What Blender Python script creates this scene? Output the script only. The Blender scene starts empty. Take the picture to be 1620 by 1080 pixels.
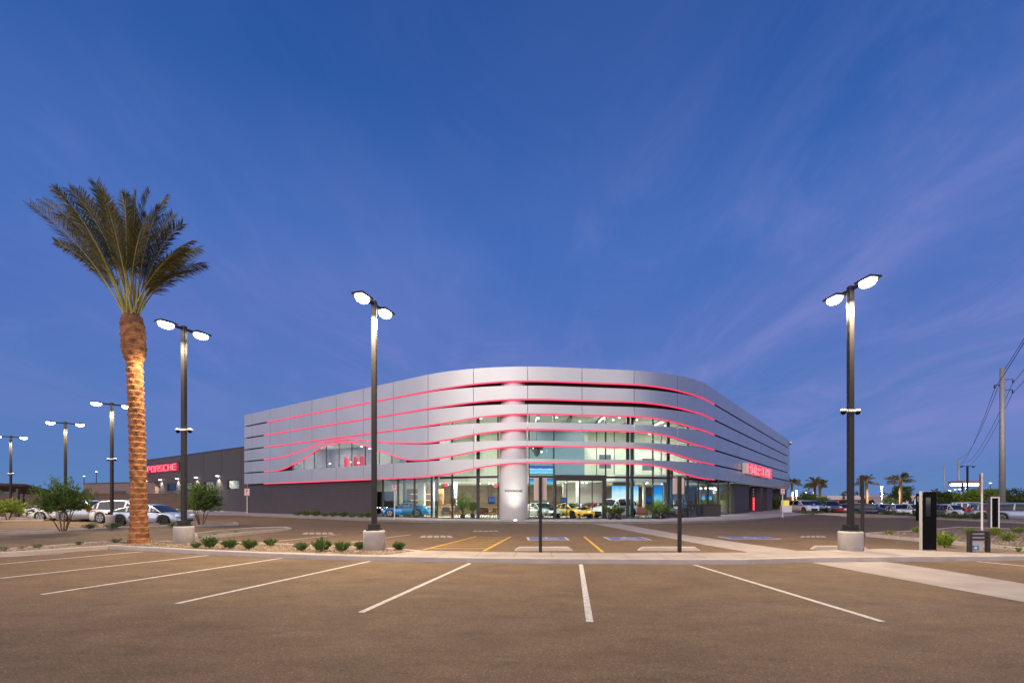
import bpy, bmesh, math, random
from mathutils import Vector, Matrix, noise
random.seed(7)
R = math.radians
F = 780.0            # focal length in pixels of the 1620 px wide photo
HZ = 791.0           # row of the horizon
H = 1.65             # camera height
K = H / 1.7
sc = bpy.context.scene
# ------------------------------------------------------------------ camera
cam = bpy.data.cameras.new('camera'); camo = bpy.data.objects.new('camera', cam)
sc.collection.objects.link(camo); sc.camera = camo
camo.location = (0, 0, H); camo.rotation_euler = (R(90), 0, 0)
cam.sensor_width = 36; cam.lens = F / 1620 * 36; cam.shift_y = (HZ - 540) / 1620
cam.clip_end = 3000; cam.clip_start = 0.1
# ------------------------------------------------------------------ sky, sun, exposure
sc.view_settings.view_transform = 'Standard'; sc.view_settings.look = 'None'
sc.view_settings.gamma = 1; sc.view_settings.exposure = 0.0
sc.render.engine = 'CYCLES'
sc.cycles.use_denoising = True
sc.cycles.max_bounces = 8; sc.cycles.transparent_max_bounces = 24
sc.cycles.sample_clamp_indirect = 4.0
sc.cycles.caustics_reflective = False; sc.cycles.caustics_refractive = False
SUN_EL, SUN_ROT = R(4), R(205)
w = bpy.data.worlds.new('World'); sc.world = w; w.use_nodes = True
nt = w.node_tree; nt.nodes.clear()
def N(nt, t, **kw):
    n = nt.nodes.new(t)
    for k, v in kw.items(): setattr(n, k, v)
    return n
def ramp(nt, stops, interp='LINEAR'):
    n = nt.nodes.new('ShaderNodeValToRGB'); e = n.color_ramp.elements; n.color_ramp.interpolation = interp
    while len(e) > 1: e.remove(e[0])
    e[0].position = stops[0][0]; e[0].color = (*stops[0][1], 1)
    for p, c in stops[1:]:
        x = e.new(p); x.color = (*c, 1)
    return n
def mixc(nt, a, b, f, mode='MIX'):
    m = nt.nodes.new('ShaderNodeMix'); m.data_type = 'RGBA'; m.blend_type = mode
    for s, v in ((0, f), (6, a), (7, b)):
        if hasattr(v, 'links'): nt.links.new(v, m.inputs[s])
        elif s == 0: m.inputs[0].default_value = v
        else: m.inputs[s].default_value = (*v, 1)
    return m.outputs[2]
def mth(nt, op, a, b=0.0, clamp=False):
    m = nt.nodes.new('ShaderNodeMath'); m.operation = op; m.use_clamp = clamp
    for i, v in enumerate((a, b)):
        if hasattr(v, 'links'): nt.links.new(v, m.inputs[i])
        else: m.inputs[i].default_value = v
    return m.outputs[0]
def lin(r, g, b):
    f = lambda c: (c/255/12.92) if c/255 <= .04045 else ((c/255+.055)/1.055)**2.4
    return (f(r), f(g), f(b))
sky = N(nt, 'ShaderNodeTexSky', sky_type='NISHITA', sun_disc=False)
sky.sun_elevation = SUN_EL; sky.sun_rotation = SUN_ROT; sky.dust_density = 1.0; sky.ozone_density = 4.0
tc = N(nt, 'ShaderNodeTexCoord'); sep = N(nt, 'ShaderNodeSeparateXYZ'); nt.links.new(tc.outputs['Generated'], sep.inputs[0])
# dusk colours by height: pale blue at the horizon, deep blue overhead
grad = ramp(nt, [(0.0, lin(94,134,184)), (0.06, lin(88,126,186)), (0.16, lin(86,121,188)), (0.3, lin(74,112,187)), (0.45, lin(64,107,184)), (0.62, lin(40,88,163)), (1.0, lin(20,55,120))])
nt.links.new(sep.outputs[2], grad.inputs[0])
# thin violet cirrus, streaked: a flat sheet high above, so it fans out towards the viewer
den = mth(nt, 'ADD', mth(nt, 'MAXIMUM', sep.outputs[2], 0.0), .16)
cx = N(nt, 'ShaderNodeCombineXYZ'); nt.links.new(mth(nt, 'DIVIDE', sep.outputs[0], den), cx.inputs[0]); nt.links.new(mth(nt, 'DIVIDE', sep.outputs[1], den), cx.inputs[1])
def cloud(scale, rot, sc3, detail, lo, hi, dist=0.6, rough=.6):
    mp = N(nt, 'ShaderNodeMapping'); mp.inputs['Rotation'].default_value = (0, 0, rot); mp.inputs['Scale'].default_value = sc3
    nt.links.new(cx.outputs[0], mp.inputs[0])
    no = N(nt, 'ShaderNodeTexNoise'); no.inputs['Scale'].default_value = scale; no.inputs['Detail'].default_value = detail
    no.inputs['Roughness'].default_value = rough; no.inputs['Distortion'].default_value = dist
    nt.links.new(mp.outputs[0], no.inputs['Vector'])
    mr = N(nt, 'ShaderNodeMapRange', interpolation_type='SMOOTHSTEP'); mr.inputs[1].default_value = lo; mr.inputs[2].default_value = hi
    nt.links.new(no.outputs[0], mr.inputs[0]); return mr.outputs[0]
c1 = cloud(.55, R(-28), (1, .55, 1), 4, .28, .68, .8)
c2 = cloud(1.6, R(-40), (1.3, .62, 1), 8, .42, .78, 1.5, .64)
c3 = cloud(5.5, R(-20), (1.2, .35, 1), 7, .46, .85, .9, .66)
mask = N(nt, 'ShaderNodeMapRange', interpolation_type='SMOOTHSTEP'); mask.inputs[1].default_value = -.75; mask.inputs[2].default_value = .50
nt.links.new(sep.outputs[0], mask.inputs[0])
low = N(nt, 'ShaderNodeMapRange', interpolation_type='SMOOTHSTEP'); low.inputs[1].default_value = .72; low.inputs[2].default_value = .22
nt.links.new(sep.outputs[2], low.inputs[0])
hz0 = N(nt, 'ShaderNodeMapRange', interpolation_type='SMOOTHSTEP'); hz0.inputs[1].default_value = .02; hz0.inputs[2].default_value = .16
nt.links.new(sep.outputs[2], hz0.inputs[0])
mm = mth(nt, 'MULTIPLY_ADD', mask.outputs[0], .68); nt.nodes[-1].inputs[2].default_value = .46
mm = mth(nt, 'MULTIPLY', mm, mth(nt, 'ADD', mth(nt, 'MULTIPLY', low.outputs[0], .78), .22))
mm = mth(nt, 'MULTIPLY', mm, mth(nt, 'ADD', mth(nt, 'MULTIPLY', hz0.outputs[0], .7), .3))
cc = mth(nt, 'ADD', mth(nt, 'MULTIPLY', c1, .68), mth(nt, 'ADD', mth(nt, 'MULTIPLY', c2, .48), mth(nt, 'MULTIPLY', c3, .12)))
cc = mth(nt, 'MULTIPLY', cc, mm, clamp=True)
col = mixc(nt, grad.outputs[0], lin(122,134,202), cc)
# after-sunset glow low in the west, behind the camera on the left
west = N(nt, 'ShaderNodeVectorMath', operation='DOT_PRODUCT'); nt.links.new(tc.outputs['Generated'], west.inputs[0])
west.inputs[1].default_value = (math.sin(SUN_ROT), math.cos(SUN_ROT), 0.1)
gl = N(nt, 'ShaderNodeMapRange', interpolation_type='SMOOTHSTEP'); gl.inputs[1].default_value = .12; gl.inputs[2].default_value = 1.0
nt.links.new(west.outputs['Value'], gl.inputs[0])
col = mixc(nt, col, (2.35, 2.05, 1.95), mth(nt, 'MULTIPLY', gl.outputs[0], .8))
bg1 = N(nt, 'ShaderNodeBackground'); nt.links.new(col, bg1.inputs[0]); bg1.inputs[1].default_value = 1.0
bg2 = N(nt, 'ShaderNodeBackground'); nt.links.new(sky.outputs[0], bg2.inputs[0]); bg2.inputs[1].default_value = 0.0015
ad = N(nt, 'ShaderNodeAddShader'); nt.links.new(bg1.outputs[0], ad.inputs[0]); nt.links.new(bg2.outputs[0], ad.inputs[1])
wo = N(nt, 'ShaderNodeOutputWorld'); nt.links.new(ad.outputs[0], wo.inputs[0])
sl = bpy.data.lights.new('afterglow', 'SUN'); sl.energy = 0.25; sl.angle = R(40); sl.color = (1, .86, .84)
so = bpy.data.objects.new('afterglow', sl); sc.collection.objects.link(so)
so.rotation_euler = (Vector((-math.sin(SUN_ROT), -math.cos(SUN_ROT), -math.tan(R(14))))).to_track_quat('-Z', 'Y').to_euler()

# ------------------------------------------------------------------ helpers
C = sc.collection
def link(o): C.objects.link(o); return o
def tag(o, label=None, cat=None, group=None, kind=None):
    if label: o['label'] = label
    if cat: o['category'] = cat
    if group: o['group'] = group
    if kind: o['kind'] = kind
    return o
def thing(name, label, cat, loc=(0,0,0), rz=0.0, group=None):
    o = link(bpy.data.objects.new(name, None)); o.location = loc; o.rotation_euler = (0,0,rz)
    o.empty_display_size = .3
    return tag(o, label, cat, group)
def copy_tree(o, parent=None):
    c = o.copy(); link(c); c.parent = parent
    for ch in o.children: copy_tree(ch, c)
    return c
class MB:
    def __init__(s): s.v = []; s.f = []; s.m = []; s.sm = []
    def add(s, vs, fs, mi=0, smooth=False):
        b = len(s.v); s.v += [tuple(v) for v in vs]
        for f in fs: s.f.append(tuple(b+i for i in f)); s.m.append(mi); s.sm.append(smooth)
    def box(s, x0, x1, y0, y1, z0, z1, mi=0, M=None):
        vs = [(x,y,z) for z in (z0,z1) for x,y in ((x0,y0),(x1,y0),(x1,y1),(x0,y1))]
        if M is not None: vs = [tuple(M @ Vector(v)) for v in vs]
        s.add(vs, [(3,2,1,0),(4,5,6,7),(0,1,5,4),(1,2,6,5),(2,3,7,6),(3,0,4,7)], mi)
    def tube(s, pts, rad, n=10, mi=0, cap=True, smooth=True):
        pts = [Vector(p) for p in pts]
        if not hasattr(rad, '__len__'): rad = [rad]*len(pts)
        vs = []; up = None
        for i, p in enumerate(pts):
            d = (pts[min(i+1,len(pts)-1)] - pts[max(i-1,0)]).normalized()
            if up is None: up = Vector((0,0,1)) if abs(d.z) < .9 else Vector((1,0,0))
            u = (up - d*up.dot(d)).normalized(); up = u; v = d.cross(u)
            for k in range(n):
                a = 2*math.pi*k/n; vs.append(p + (u*math.cos(a)+v*math.sin(a))*rad[i])
        fs = [(i*n+k, i*n+(k+1)%n, (i+1)*n+(k+1)%n, (i+1)*n+k) for i in range(len(pts)-1) for k in range(n)]
        s.add(vs, fs, mi, smooth)
        if cap:
            b = len(s.v) - len(vs); m = len(pts)-1
            s.f.append(tuple(b+k for k in range(n))[::-1]); s.m.append(mi); s.sm.append(False)
            s.f.append(tuple(b+m*n+k for k in range(n))); s.m.append(mi); s.sm.append(False)
    def prism(s, poly, z0, z1, mi=0):
        n = len(poly)
        if sum(poly[i][0]*poly[(i+1)%n][1]-poly[(i+1)%n][0]*poly[i][1] for i in range(n)) < 0: poly = poly[::-1]
        vs = [(x,y,z0) for x,y in poly] + [(x,y,z1) for x,y in poly]
        s.add(vs, [tuple(range(n))[::-1], tuple(range(n,2*n))] + [(i,(i+1)%n,n+(i+1)%n,n+i) for i in range(n)], mi)
    def flat(s, poly, z, mi=0):
        n = len(poly)
        if sum(poly[i][0]*poly[(i+1)%n][1]-poly[(i+1)%n][0]*poly[i][1] for i in range(n)) < 0: poly = poly[::-1]
        s.add([(x,y,z) for x,y in poly], [tuple(range(n))], mi)
    def lathe(s, prof, n=24, mi=0, smooth=True, c=(0,0,0)):
        vs = [(c[0]+r*math.cos(2*math.pi*k/n), c[1]+r*math.sin(2*math.pi*k/n), c[2]+z) for r,z in prof for k in range(n)]
        m = len(prof)
        s.add(vs, [(i*n+k, i*n+(k+1)%n, (i+1)*n+(k+1)%n, (i+1)*n+k) for i in range(m-1) for k in range(n)], mi, smooth)
        b = len(s.v)-len(vs)
        s.f.append(tuple(b+k for k in range(n))[::-1]); s.m.append(mi); s.sm.append(False)
        s.f.append(tuple(b+(m-1)*n+k for k in range(n))); s.m.append(mi); s.sm.append(False)
    def mesh(s, name, mats):
        me = bpy.data.meshes.new(name); me.from_pydata(s.v, [], s.f)
        if not isinstance(mats, (list, tuple)): mats = [mats]
        for m in mats: me.materials.append(m)
        me.polygons.foreach_set('material_index', s.m); me.polygons.foreach_set('use_smooth', s.sm)
        me.validate(); me.update(); return me
    def build(s, name, mats, parent=None, loc=None, bevel=0):
        o = link(bpy.data.objects.new(name, s.mesh(name, mats)))
        if parent is not None: o.parent = parent
        if loc: o.location = loc
        if bevel:
            b = o.modifiers.new('b', 'BEVEL'); b.width = bevel; b.segments = 2; b.limit_method = 'ANGLE'; b.angle_limit = R(40)
        return o
def struct(o, **k): return tag(o, kind='structure', **k)

def mat(name, color, rough=.6, metal=0, spec=.5, var=0, vscale=3.0, bump=0, bscale=20.0, coords='Object', emis=None, es=0, coat=0):
    m = bpy.data.materials.new(name); m.use_nodes = True; nt = m.node_tree; b = nt.nodes['Principled BSDF']
    b.inputs['Base Color'].default_value = (*color, 1); b.inputs['Roughness'].default_value = rough
    b.inputs['Metallic'].default_value = metal; b.inputs['Specular IOR Level'].default_value = spec
    b.inputs['Coat Weight'].default_value = coat
    tcn = nt.nodes.new('ShaderNodeTexCoord')
    if var:
        no = nt.nodes.new('ShaderNodeTexNoise'); no.inputs['Scale'].default_value = vscale; no.inputs['Detail'].default_value = 6
        nt.links.new(tcn.outputs[coords], no.inputs['Vector'])
        rp = ramp(nt, [(.3, tuple(c*(1-var) for c in color)), (.7, tuple(min(1, c*(1+var)) for c in color))])
        nt.links.new(no.outputs[0], rp.inputs[0]); nt.links.new(rp.outputs[0], b.inputs['Base Color'])
    if bump:
        n2 = nt.nodes.new('ShaderNodeTexNoise'); n2.inputs['Scale'].default_value = bscale; n2.inputs['Detail'].default_value = 4
        nt.links.new(tcn.outputs[coords], n2.inputs['Vector'])
        bp = nt.nodes.new('ShaderNodeBump'); bp.inputs['Strength'].default_value = bump; bp.inputs['Distance'].default_value = .02
        nt.links.new(n2.outputs[0], bp.inputs['Height']); nt.links.new(bp.outputs[0], b.inputs['Normal'])
    if emis:
        b.inputs['Emission Color'].default_value = (*emis, 1); b.inputs['Emission Strength'].default_value = es
    return m
def glassmat(name, tint, refl=.9, base=.06):
    m = bpy.data.materials.new(name); m.use_nodes = True; nt = m.node_tree; nt.nodes.clear()
    tr = nt.nodes.new('ShaderNodeBsdfTransparent'); tr.inputs[0].default_value = (*tint, 1)
    gl = nt.nodes.new('ShaderNodeBsdfGlossy'); gl.inputs['Roughness'].default_value = .01; gl.inputs[0].default_value = (.9,.95,1,1)
    fr = nt.nodes.new('ShaderNodeFresnel'); fr.inputs[0].default_value = 1.5
    f = mth(nt, 'MULTIPLY_ADD', fr.outputs[0], refl); nt.nodes[-1].inputs[2].default_value = base
    mx = nt.nodes.new('ShaderNodeMixShader'); nt.links.new(f, mx.inputs[0]); nt.links.new(tr.outputs[0], mx.inputs[1]); nt.links.new(gl.outputs[0], mx.inputs[2])
    o = nt.nodes.new('ShaderNodeOutputMaterial'); nt.links.new(mx.outputs[0], o.inputs[0]); return m

# height of the ground: the sales lot on the far right lies lower
def sstep(a, b, x):
    t = max(0, min(1, (x-a)/(b-a))); return t*t*(3-2*t)
def gz(x, y): return -0.5 * sstep(46, 58, y) * sstep(.62, .74, x/max(y, 1))
def G(px, py, z=0.0):
    d = F*(H-z)/(py-HZ); return ((px-810)*d/F, d)
def D(px, d): return ((px-810)*d/F, d)
def ZP(py, d): return H + (HZ-py)*d/F
def GP(pts, z=0.0): return [G(a, b, z) for a, b in pts]

# ------------------------------------------------------------------ materials
def asphalt():
    m = bpy.data.materials.new('asphalt'); m.use_nodes = True; nt = m.node_tree; b = nt.nodes['Principled BSDF']
    t = nt.nodes.new('ShaderNodeTexCoord')
    def nz(s, d, r=.6, dist=0, sc3=None):
        n = nt.nodes.new('ShaderNodeTexNoise'); n.inputs['Scale'].default_value = s; n.inputs['Detail'].default_value = d
        n.inputs['Roughness'].default_value = r; n.inputs['Distortion'].default_value = dist
        if sc3:
            mp = nt.nodes.new('ShaderNodeMapping'); mp.inputs['Scale'].default_value = sc3; nt.links.new(t.outputs['Object'], mp.inputs[0]); nt.links.new(mp.outputs[0], n.inputs['Vector'])
        else: nt.links.new(t.outputs['Object'], n.inputs['Vector'])
        return n.outputs[0]
    big = nz(.13, 5, .6, .6); mid = nz(.9, 6, .65, .4, (1, 1.6, 1)); fine = nz(60, 3, .7); grit = nz(160, 2, .7)
    r1 = ramp(nt, [(.3, (.162,.109,.066)), (.7, (.205,.139,.087))]); nt.links.new(big, r1.inputs[0])
    r2 = ramp(nt, [(.32, (.80,.80,.80)), (.68, (1.12,1.12,1.1))]); nt.links.new(mid, r2.inputs[0])
    r3 = ramp(nt, [(.32, (.45,.45,.45)), (.68, (1.5,1.5,1.5))]); nt.links.new(fine, r3.inputs[0])
    r4 = ramp(nt, [(.38, (.5,.5,.5)), (.62, (1.5,1.46,1.38))]); nt.links.new(grit, r4.inputs[0])
    c = mixc(nt, r1.outputs[0], r2.outputs[0], 1, 'MULTIPLY'); c = mixc(nt, c, r3.outputs[0], .7, 'MULTIPLY'); c = mixc(nt, c, r4.outputs[0], .6, 'MULTIPLY')
    vo = nt.nodes.new('ShaderNodeTexVoronoi'); vo.inputs['Scale'].default_value = 75; nt.links.new(t.outputs['Object'], vo.inputs['Vector'])
    sp_ = nt.nodes.new('ShaderNodeSeparateColor'); nt.links.new(vo.outputs['Color'], sp_.inputs[0])
    r5 = ramp(nt, [(0, (.42,.42,.42)), (.5, (.95,.95,.95)), (.86, (1.25,1.22,1.15)), (1, (2.6,2.4,2.1))]); nt.links.new(sp_.outputs[0], r5.inputs[0])
    c = mixc(nt, c, r5.outputs[0], .5, 'MULTIPLY')
    stn = nz(2.6, 6, .7, 1.0, (.45, 1.5, 1)); r6 = ramp(nt, [(.36, (.78,.77,.75)), (.50, (1,1,1))]); nt.links.new(stn, r6.inputs[0]); c = mixc(nt, c, r6.outputs[0], .8, 'MULTIPLY')
    nt.links.new(c, b.inputs['Base Color']); b.inputs['Roughness'].default_value = .85; b.inputs['Specular IOR Level'].default_value = .3
    bp = nt.nodes.new('ShaderNodeBump'); bp.inputs['Strength'].default_value = .5; bp.inputs['Distance'].default_value = .012
    nt.links.new(fine, bp.inputs['Height']); nt.links.new(bp.outputs[0], b.inputs['Normal'])
    return m
M = {}
M['asphalt'] = asphalt()
M['concrete'] = mat('concrete', (.36,.31,.28), .85, var=.14, vscale=1.3, bump=.25, bscale=40)
M['kerb'] = mat('kerb', (.44,.39,.36), .85, var=.12, vscale=2.2, bump=.2, bscale=30)
M['pier'] = mat('pier', (.42,.385,.37), .9, var=.16, vscale=2.5, bump=.35, bscale=24)
M['gravel'] = mat('gravel', (.21,.15,.10), .95, var=.5, vscale=14, bump=1.0, bscale=22)
M['white_paint'] = mat('white_paint', (.60,.56,.51), .7, var=.30, vscale=14)
M['yellow_paint'] = mat('yellow_paint', (.62,.36,.045), .7, var=.2, vscale=5)
M['faded_paint'] = mat('faded_paint', (.42,.36,.30), .8, var=.3, vscale=7)
M['blue_paint'] = mat('blue_paint', (.10,.13,.34), .7, var=.15, vscale=8)
M['alu'] = mat('aluminium_panel', (.55,.555,.565), .34, .70, var=.05, vscale=.35)
M['dark_core'] = mat('dark_core', (.035,.03,.035), .8)
M['dark_frame'] = mat('dark_frame', (.035,.028,.028), .45)
M['fin'] = mat('green_fin', (.03,.07,.065), .3)
M['charcoal'] = mat('charcoal_wall', (.060,.053,.060), .65, var=.08, vscale=1.2)
M['led'] = mat('led_strip', (.8,.1,.2), .5, emis=(1,.026,.095), es=.85)
M['neon'] = mat('red_neon', (.8,.05,.08), .5, emis=(1,.02,.05), es=2.2)
M['neon_core'] = mat('neon_core', (.8,.3,.3), .5, emis=(1,.16,.20), es=3.0)
M['glass'] = glassmat('tinted_glass', (.88,.94,.93), .22, .006)
M['glass_dark'] = glassmat('grey_glass', (.72,.73,.76), .22, .01)
M['clear_glass'] = glassmat('clear_glass', (.92,.94,.92), .25, .01)
M['white_col'] = mat('white_column', (.90,.89,.87), .5, var=.02)
M['floor'] = mat('showroom_floor', (.42,.42,.40), .18, var=.06, vscale=.7)
M['ceiling'] = mat('ceiling', (.72,.73,.68), .8)
M['plaster'] = mat('plaster', (.68,.70,.60), .8, var=.05)
M['brown_wall'] = mat('brown_wall', (.34,.24,.165), .7, var=.25, vscale=.8)
M['wood'] = mat('wood', (.30,.16,.07), .55, var=.2, vscale=4)
M['pole'] = mat('dark_pole', (.022,.020,.022), .5, .0, spec=.3)
M['lamp_lens'] = mat('lamp_lens', (1,1,1), .5, emis=(1,.93,.74), es=22)
M['lamp_dim'] = mat('far_lamp', (1,1,1), .5, emis=(1,.95,.85), es=9)
M['down'] = mat('downlight', (1,1,1), .5, emis=(1,.97,.88), es=14)
M['steel'] = mat('light_steel', (.55,.54,.57), .45, .15)
M['white_metal'] = mat('white_metal', (.75,.74,.72), .45)
M['black'] = mat('gloss_black', (.004,.004,.005), .4, spec=.06)
M['rubber'] = mat('rubber', (.02,.02,.02), .85)
M['rim'] = mat('wheel_rim', (.45,.45,.47), .3, .8)
M['rim_dark'] = mat('dark_rim', (.05,.05,.055), .35, .6)
M['carglass'] = mat('car_glass', (.015,.018,.025), .06, spec=.8)
M['headlamp'] = mat('headlamp', (.7,.72,.75), .1, emis=(.8,.9,1), es=.25)
M['taillamp'] = mat('taillamp', (.38,.01,.01), .2, emis=(1,.02,.01), es=.02)
M['underbody'] = mat('underbody', (.015,.015,.016), .8)
def paint(name, c, metal=.0): return mat(name, c, .28, metal, coat=.8, var=.02)
P = dict(white=paint('paint_white', (.68,.70,.73)), silver=paint('paint_silver', (.42,.46,.54), .5), palblue=paint('paint_pale_blue', (.40,.47,.62), .35),
    yellow=paint('paint_yellow', (.85,.52,.0)), red=paint('paint_red', (.50,.01,.008)), blue=paint('paint_blue', (.0,.27,.62)), grey=paint('paint_grey', (.13,.14,.16), .3),
    black=paint('paint_black', (.015,.017,.022)), darkblue=paint('paint_dark_blue', (.02,.035,.08), .3), orange=paint('paint_maroon', (.25,.02,.015)), green=paint('paint_pale_green', (.5,.56,.5)))
def leafmat(name, a, b, c=None):
    m = bpy.data.materials.new(name); m.use_nodes = True; nt = m.node_tree; s = nt.nodes['Principled BSDF']
    g = nt.nodes.new('ShaderNodeNewGeometry'); r = ramp(nt, [(0, a), (.6, b), (1, c or b)])
    nt.links.new(g.outputs['Random Per Island'], r.inputs[0]); nt.links.new(r.outputs[0], s.inputs['Base Color'])
    s.inputs['Roughness'].default_value = .6
    tl = nt.nodes.new('ShaderNodeBsdfTranslucent'); nt.links.new(r.outputs[0], tl.inputs[0])
    mx = nt.nodes.new('ShaderNodeMixShader'); mx.inputs[0].default_value = .35
    o = nt.nodes['Material Output']; nt.links.new(s.outputs[0], mx.inputs[1]); nt.links.new(tl.outputs[0], mx.inputs[2]); nt.links.new(mx.outputs[0], o.inputs[0])
    return m
M['leaf'] = leafmat('oleander_leaf', (.05,.11,.02), (.12,.22,.035), (.22,.30,.05))
M['leaf_dark'] = leafmat('dark_leaf', (.05,.09,.025), (.10,.15,.035), (.15,.19,.05))
M['leaf_bright'] = leafmat('bright_leaf', (.10,.17,.02), (.22,.32,.03), (.32,.38,.05))
M['shrub'] = leafmat('shrub_leaf', (.04,.09,.02), (.08,.15,.035), (.12,.20,.05))
M['frond'] = leafmat('frond_leaf', (.08,.09,.018), (.15,.13,.028), (.26,.16,.04))
M['bark'] = mat('bark', (.20,.12,.07), .9, var=.3, vscale=8)
M['rachis'] = mat('frond_stem', (.42,.38,.10), .6)
# ------------------------------------------------------------------ GROUND
def grid_ground():
    mb = MB(); xs = [-1500,-700,-350,-200,-120] + [i*2.5 for i in range(-40, 61)] + [190,260,400,700,1500]
    ys = [-300,-120,-50,-20] + [i*2.5 for i in range(-4, 61)] + [190,260,400,700,1500]
    n = len(xs)
    vs = [(x, y, gz(x, y)) for y in ys for x in xs]
    mb.add(vs, [(j*n+i, j*n+i+1, (j+1)*n+i+1, (j+1)*n+i) for j in range(len(ys)-1) for i in range(n-1)], 0, True)
    return struct(mb.build('ground', M['asphalt']))
grid_ground()

# ---- near walkway with its kerb
KZ = .13
walk_low = [(-260,909),(0,881),(90,874.5),(172,868.4),(250,872.5),(321,877),(411,881),(522,885.6),(640,888),(750,890),(871,891.4),(980,891.9),(1090,892.6),(1182,892.6),(1282,889.6),(1400,888.2),(1545,887.2),(1620,886.4),(1900,884)]
walk_top = [(1900,884),(1620,875.6),(1526,873.3),(1480,870.4),(1400,867.4),(1320,869.3),(1258,871.2),(1178,873.3),(960,874),(850,873.6),(663,870.4),(611,877.3),(578,876.7),(400,871.6),(300,867.8),(172,861),(0,873.5),(-260,893)]
lowp = GP(walk_low); topp = [G(a, b if a < 1600 else min(b, 875.8), KZ) for a, b in walk_top]
def strip_inset(line, wd):
    out = []
    for i, p in enumerate(line):
        a = Vector(line[max(i-1,0)]); b = Vector(line[min(i+1,len(line)-1)]); t = (b-a).normalized(); nrm = Vector((-t.y, t.x))
        out.append((p[0]+nrm.x*wd, p[1]+nrm.y*wd))
    return out
inner = strip_inset(lowp, .17)
def ribbon_solid(mb, a, b, z0, z1, mi=0):
    n = len(a)
    vs = [(*p, z0) for p in a] + [(*p, z1) for p in a] + [(*p, z1) for p in b] + [(*p, z0) for p in b]
    fs = []
    for i in range(n-1):
        fs += [(i, i+1, n+i+1, n+i), (n+i, n+i+1, 2*n+i+1, 2*n+i), (2*n+i, 2*n+i+1, 3*n+i+1, 3*n+i)]
    fs += [(0, n, 2*n, 3*n), (n-1, 4*n-1, 3*n-1, 2*n-1)]
    mb.add(vs, fs, mi)
mb = MB(); ribbon_solid(mb, lowp, inner, -.02, KZ+.004)
struct(mb.build('kerb', M['kerb'], bevel=.018))
def joints(mb, line, inner, step, z, wd=.012):
    pass
def yat(line, px):
    for (x0,y0),(x1,y1) in zip(line, line[1:]):
        lo, hi = sorted((x0,x1))
        if lo <= px <= hi and hi > lo: return y0+(y1-y0)*(px-x0)/(x1-x0)
mb = MB(); prev = None
cols = sorted(set([p[0] for p in walk_low+walk_top] + list(range(150, 1900, 20))))
for px in cols:
    if px < 160: continue
    n_ = Vector(G(px, yat(walk_low, px))); d0 = n_.y + .165; f_ = G(px, min(yat(walk_top, px), 875.8 if px > 1600 else 999), KZ)[1]
    f_ = max(f_, d0+.02)
    cur = [D(px, d0), D(px, f_)]
    if prev:
        vs = [(*p, z) for z in (-.02, KZ) for p in (prev[0], cur[0], cur[1], prev[1])]
        mb.add(vs, [(4,5,6,7),(0,1,5,4),(2,3,7,6)])
    prev = cur
struct(mb.build('walkway', M['concrete']))
# joints sawn into the walkway: thin dark lines
mj = MB()
for px in list(range(-180, 1700, 62)):
    l = yat(walk_low, px); t = yat(walk_top, px)
    if l is None or t is None: continue
    pl = Vector(G(px, l)); pt = Vector(G(px, t, KZ)); dr = Vector((.06, 1)).normalized()
    q0 = pl + dr*.2; q1 = pl + dr*(pt.y-pl.y-.03)
    if q1.y <= q0.y: continue
    s_ = Vector((.006, 0)); mj.add([(q0.x-.006,q0.y,KZ+.003),(q0.x+.006,q0.y,KZ+.003),(q1.x+.006,q1.y,KZ+.003),(q1.x-.006,q1.y,KZ+.003)], [(0,1,2,3)])
struct(mj.build('walkway_joints', mat('joint', (.12,.10,.09), .9)))

# ---- concrete crosswalks
mb = MB()
mb.flat(GP([(938,828.3),(980,828.3),(1080,845.6),(1120,850.8),(1182,860),(1258,870.6),(1262,877),(1180,877),(1182,872.9),(1120,862.6),(1071,853.3),(1010,842)]), .008)
mb.flat(GP([(1282,889.6),(1433,918),(1620,952.6),(1900,1005),(1900,968),(1620,923.3),(1500,903),(1397,888.2)]), .008)
struct(mb.build('crosswalk', M['concrete']))

# ---- building walk
bw = [(-200,806.0),(386,815.5),(480,819.5),(560,823),(680,826.3),(830,828),(960,828.2),(1080,827.3),(1150,825.6),(1200,822.8),(1245,819),(1275,815.5),(1292,812.6)]
bwp = GP(bw)
back_ext = [(70, 62), (70, 110), (-60, 110), (-90, 92)]

# ---- planting islands with kerbs
def island(front, back, name, kz=.13, bed='gravel'):
    a = GP(front); b = [G(x, y, kz) for x, y in back]
    poly = a + b
    cx = sum(p[0] for p in poly)/len(poly); cy = sum(p[1] for p in poly)/len(poly)
    # rim of kerb all round, bed inside
    n = len(poly)
    if sum(poly[i][0]*poly[(i+1)%n][1]-poly[(i+1)%n][0]*poly[i][1] for i in range(n)) < 0: poly = poly[::-1]
    ins = []
    for i in range(n):
        p = Vector(poly[i]); u = (p-Vector(poly[i-1])).normalized(); v = (Vector(poly[(i+1)%n])-p).normalized()
        nn = Vector((-u.y-v.y, u.x+v.x)); nn.normalize(); c = max(.4, nn.dot(Vector((-u.y,u.x))))
        ins.append(tuple(p + nn*.16/c))
    mb = MB()
    vs = [(*p,-.8) for p in poly] + [(*p,kz) for p in poly] + [(*p,kz) for p in ins] + [(*p,-.8) for p in ins]
    fs = []
    for i in range(n):
        j = (i+1)%n; fs += [(i,j,n+j,n+i),(n+i,n+j,2*n+j,2*n+i),(2*n+i,2*n+j,3*n+j,3*n+i)]
    mb.add(vs, fs); struct(mb.build('kerb', M['kerb']))
    mb = MB(); mb.flat(ins, kz-.03); struct(mb.build(name, M[bed]))
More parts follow.
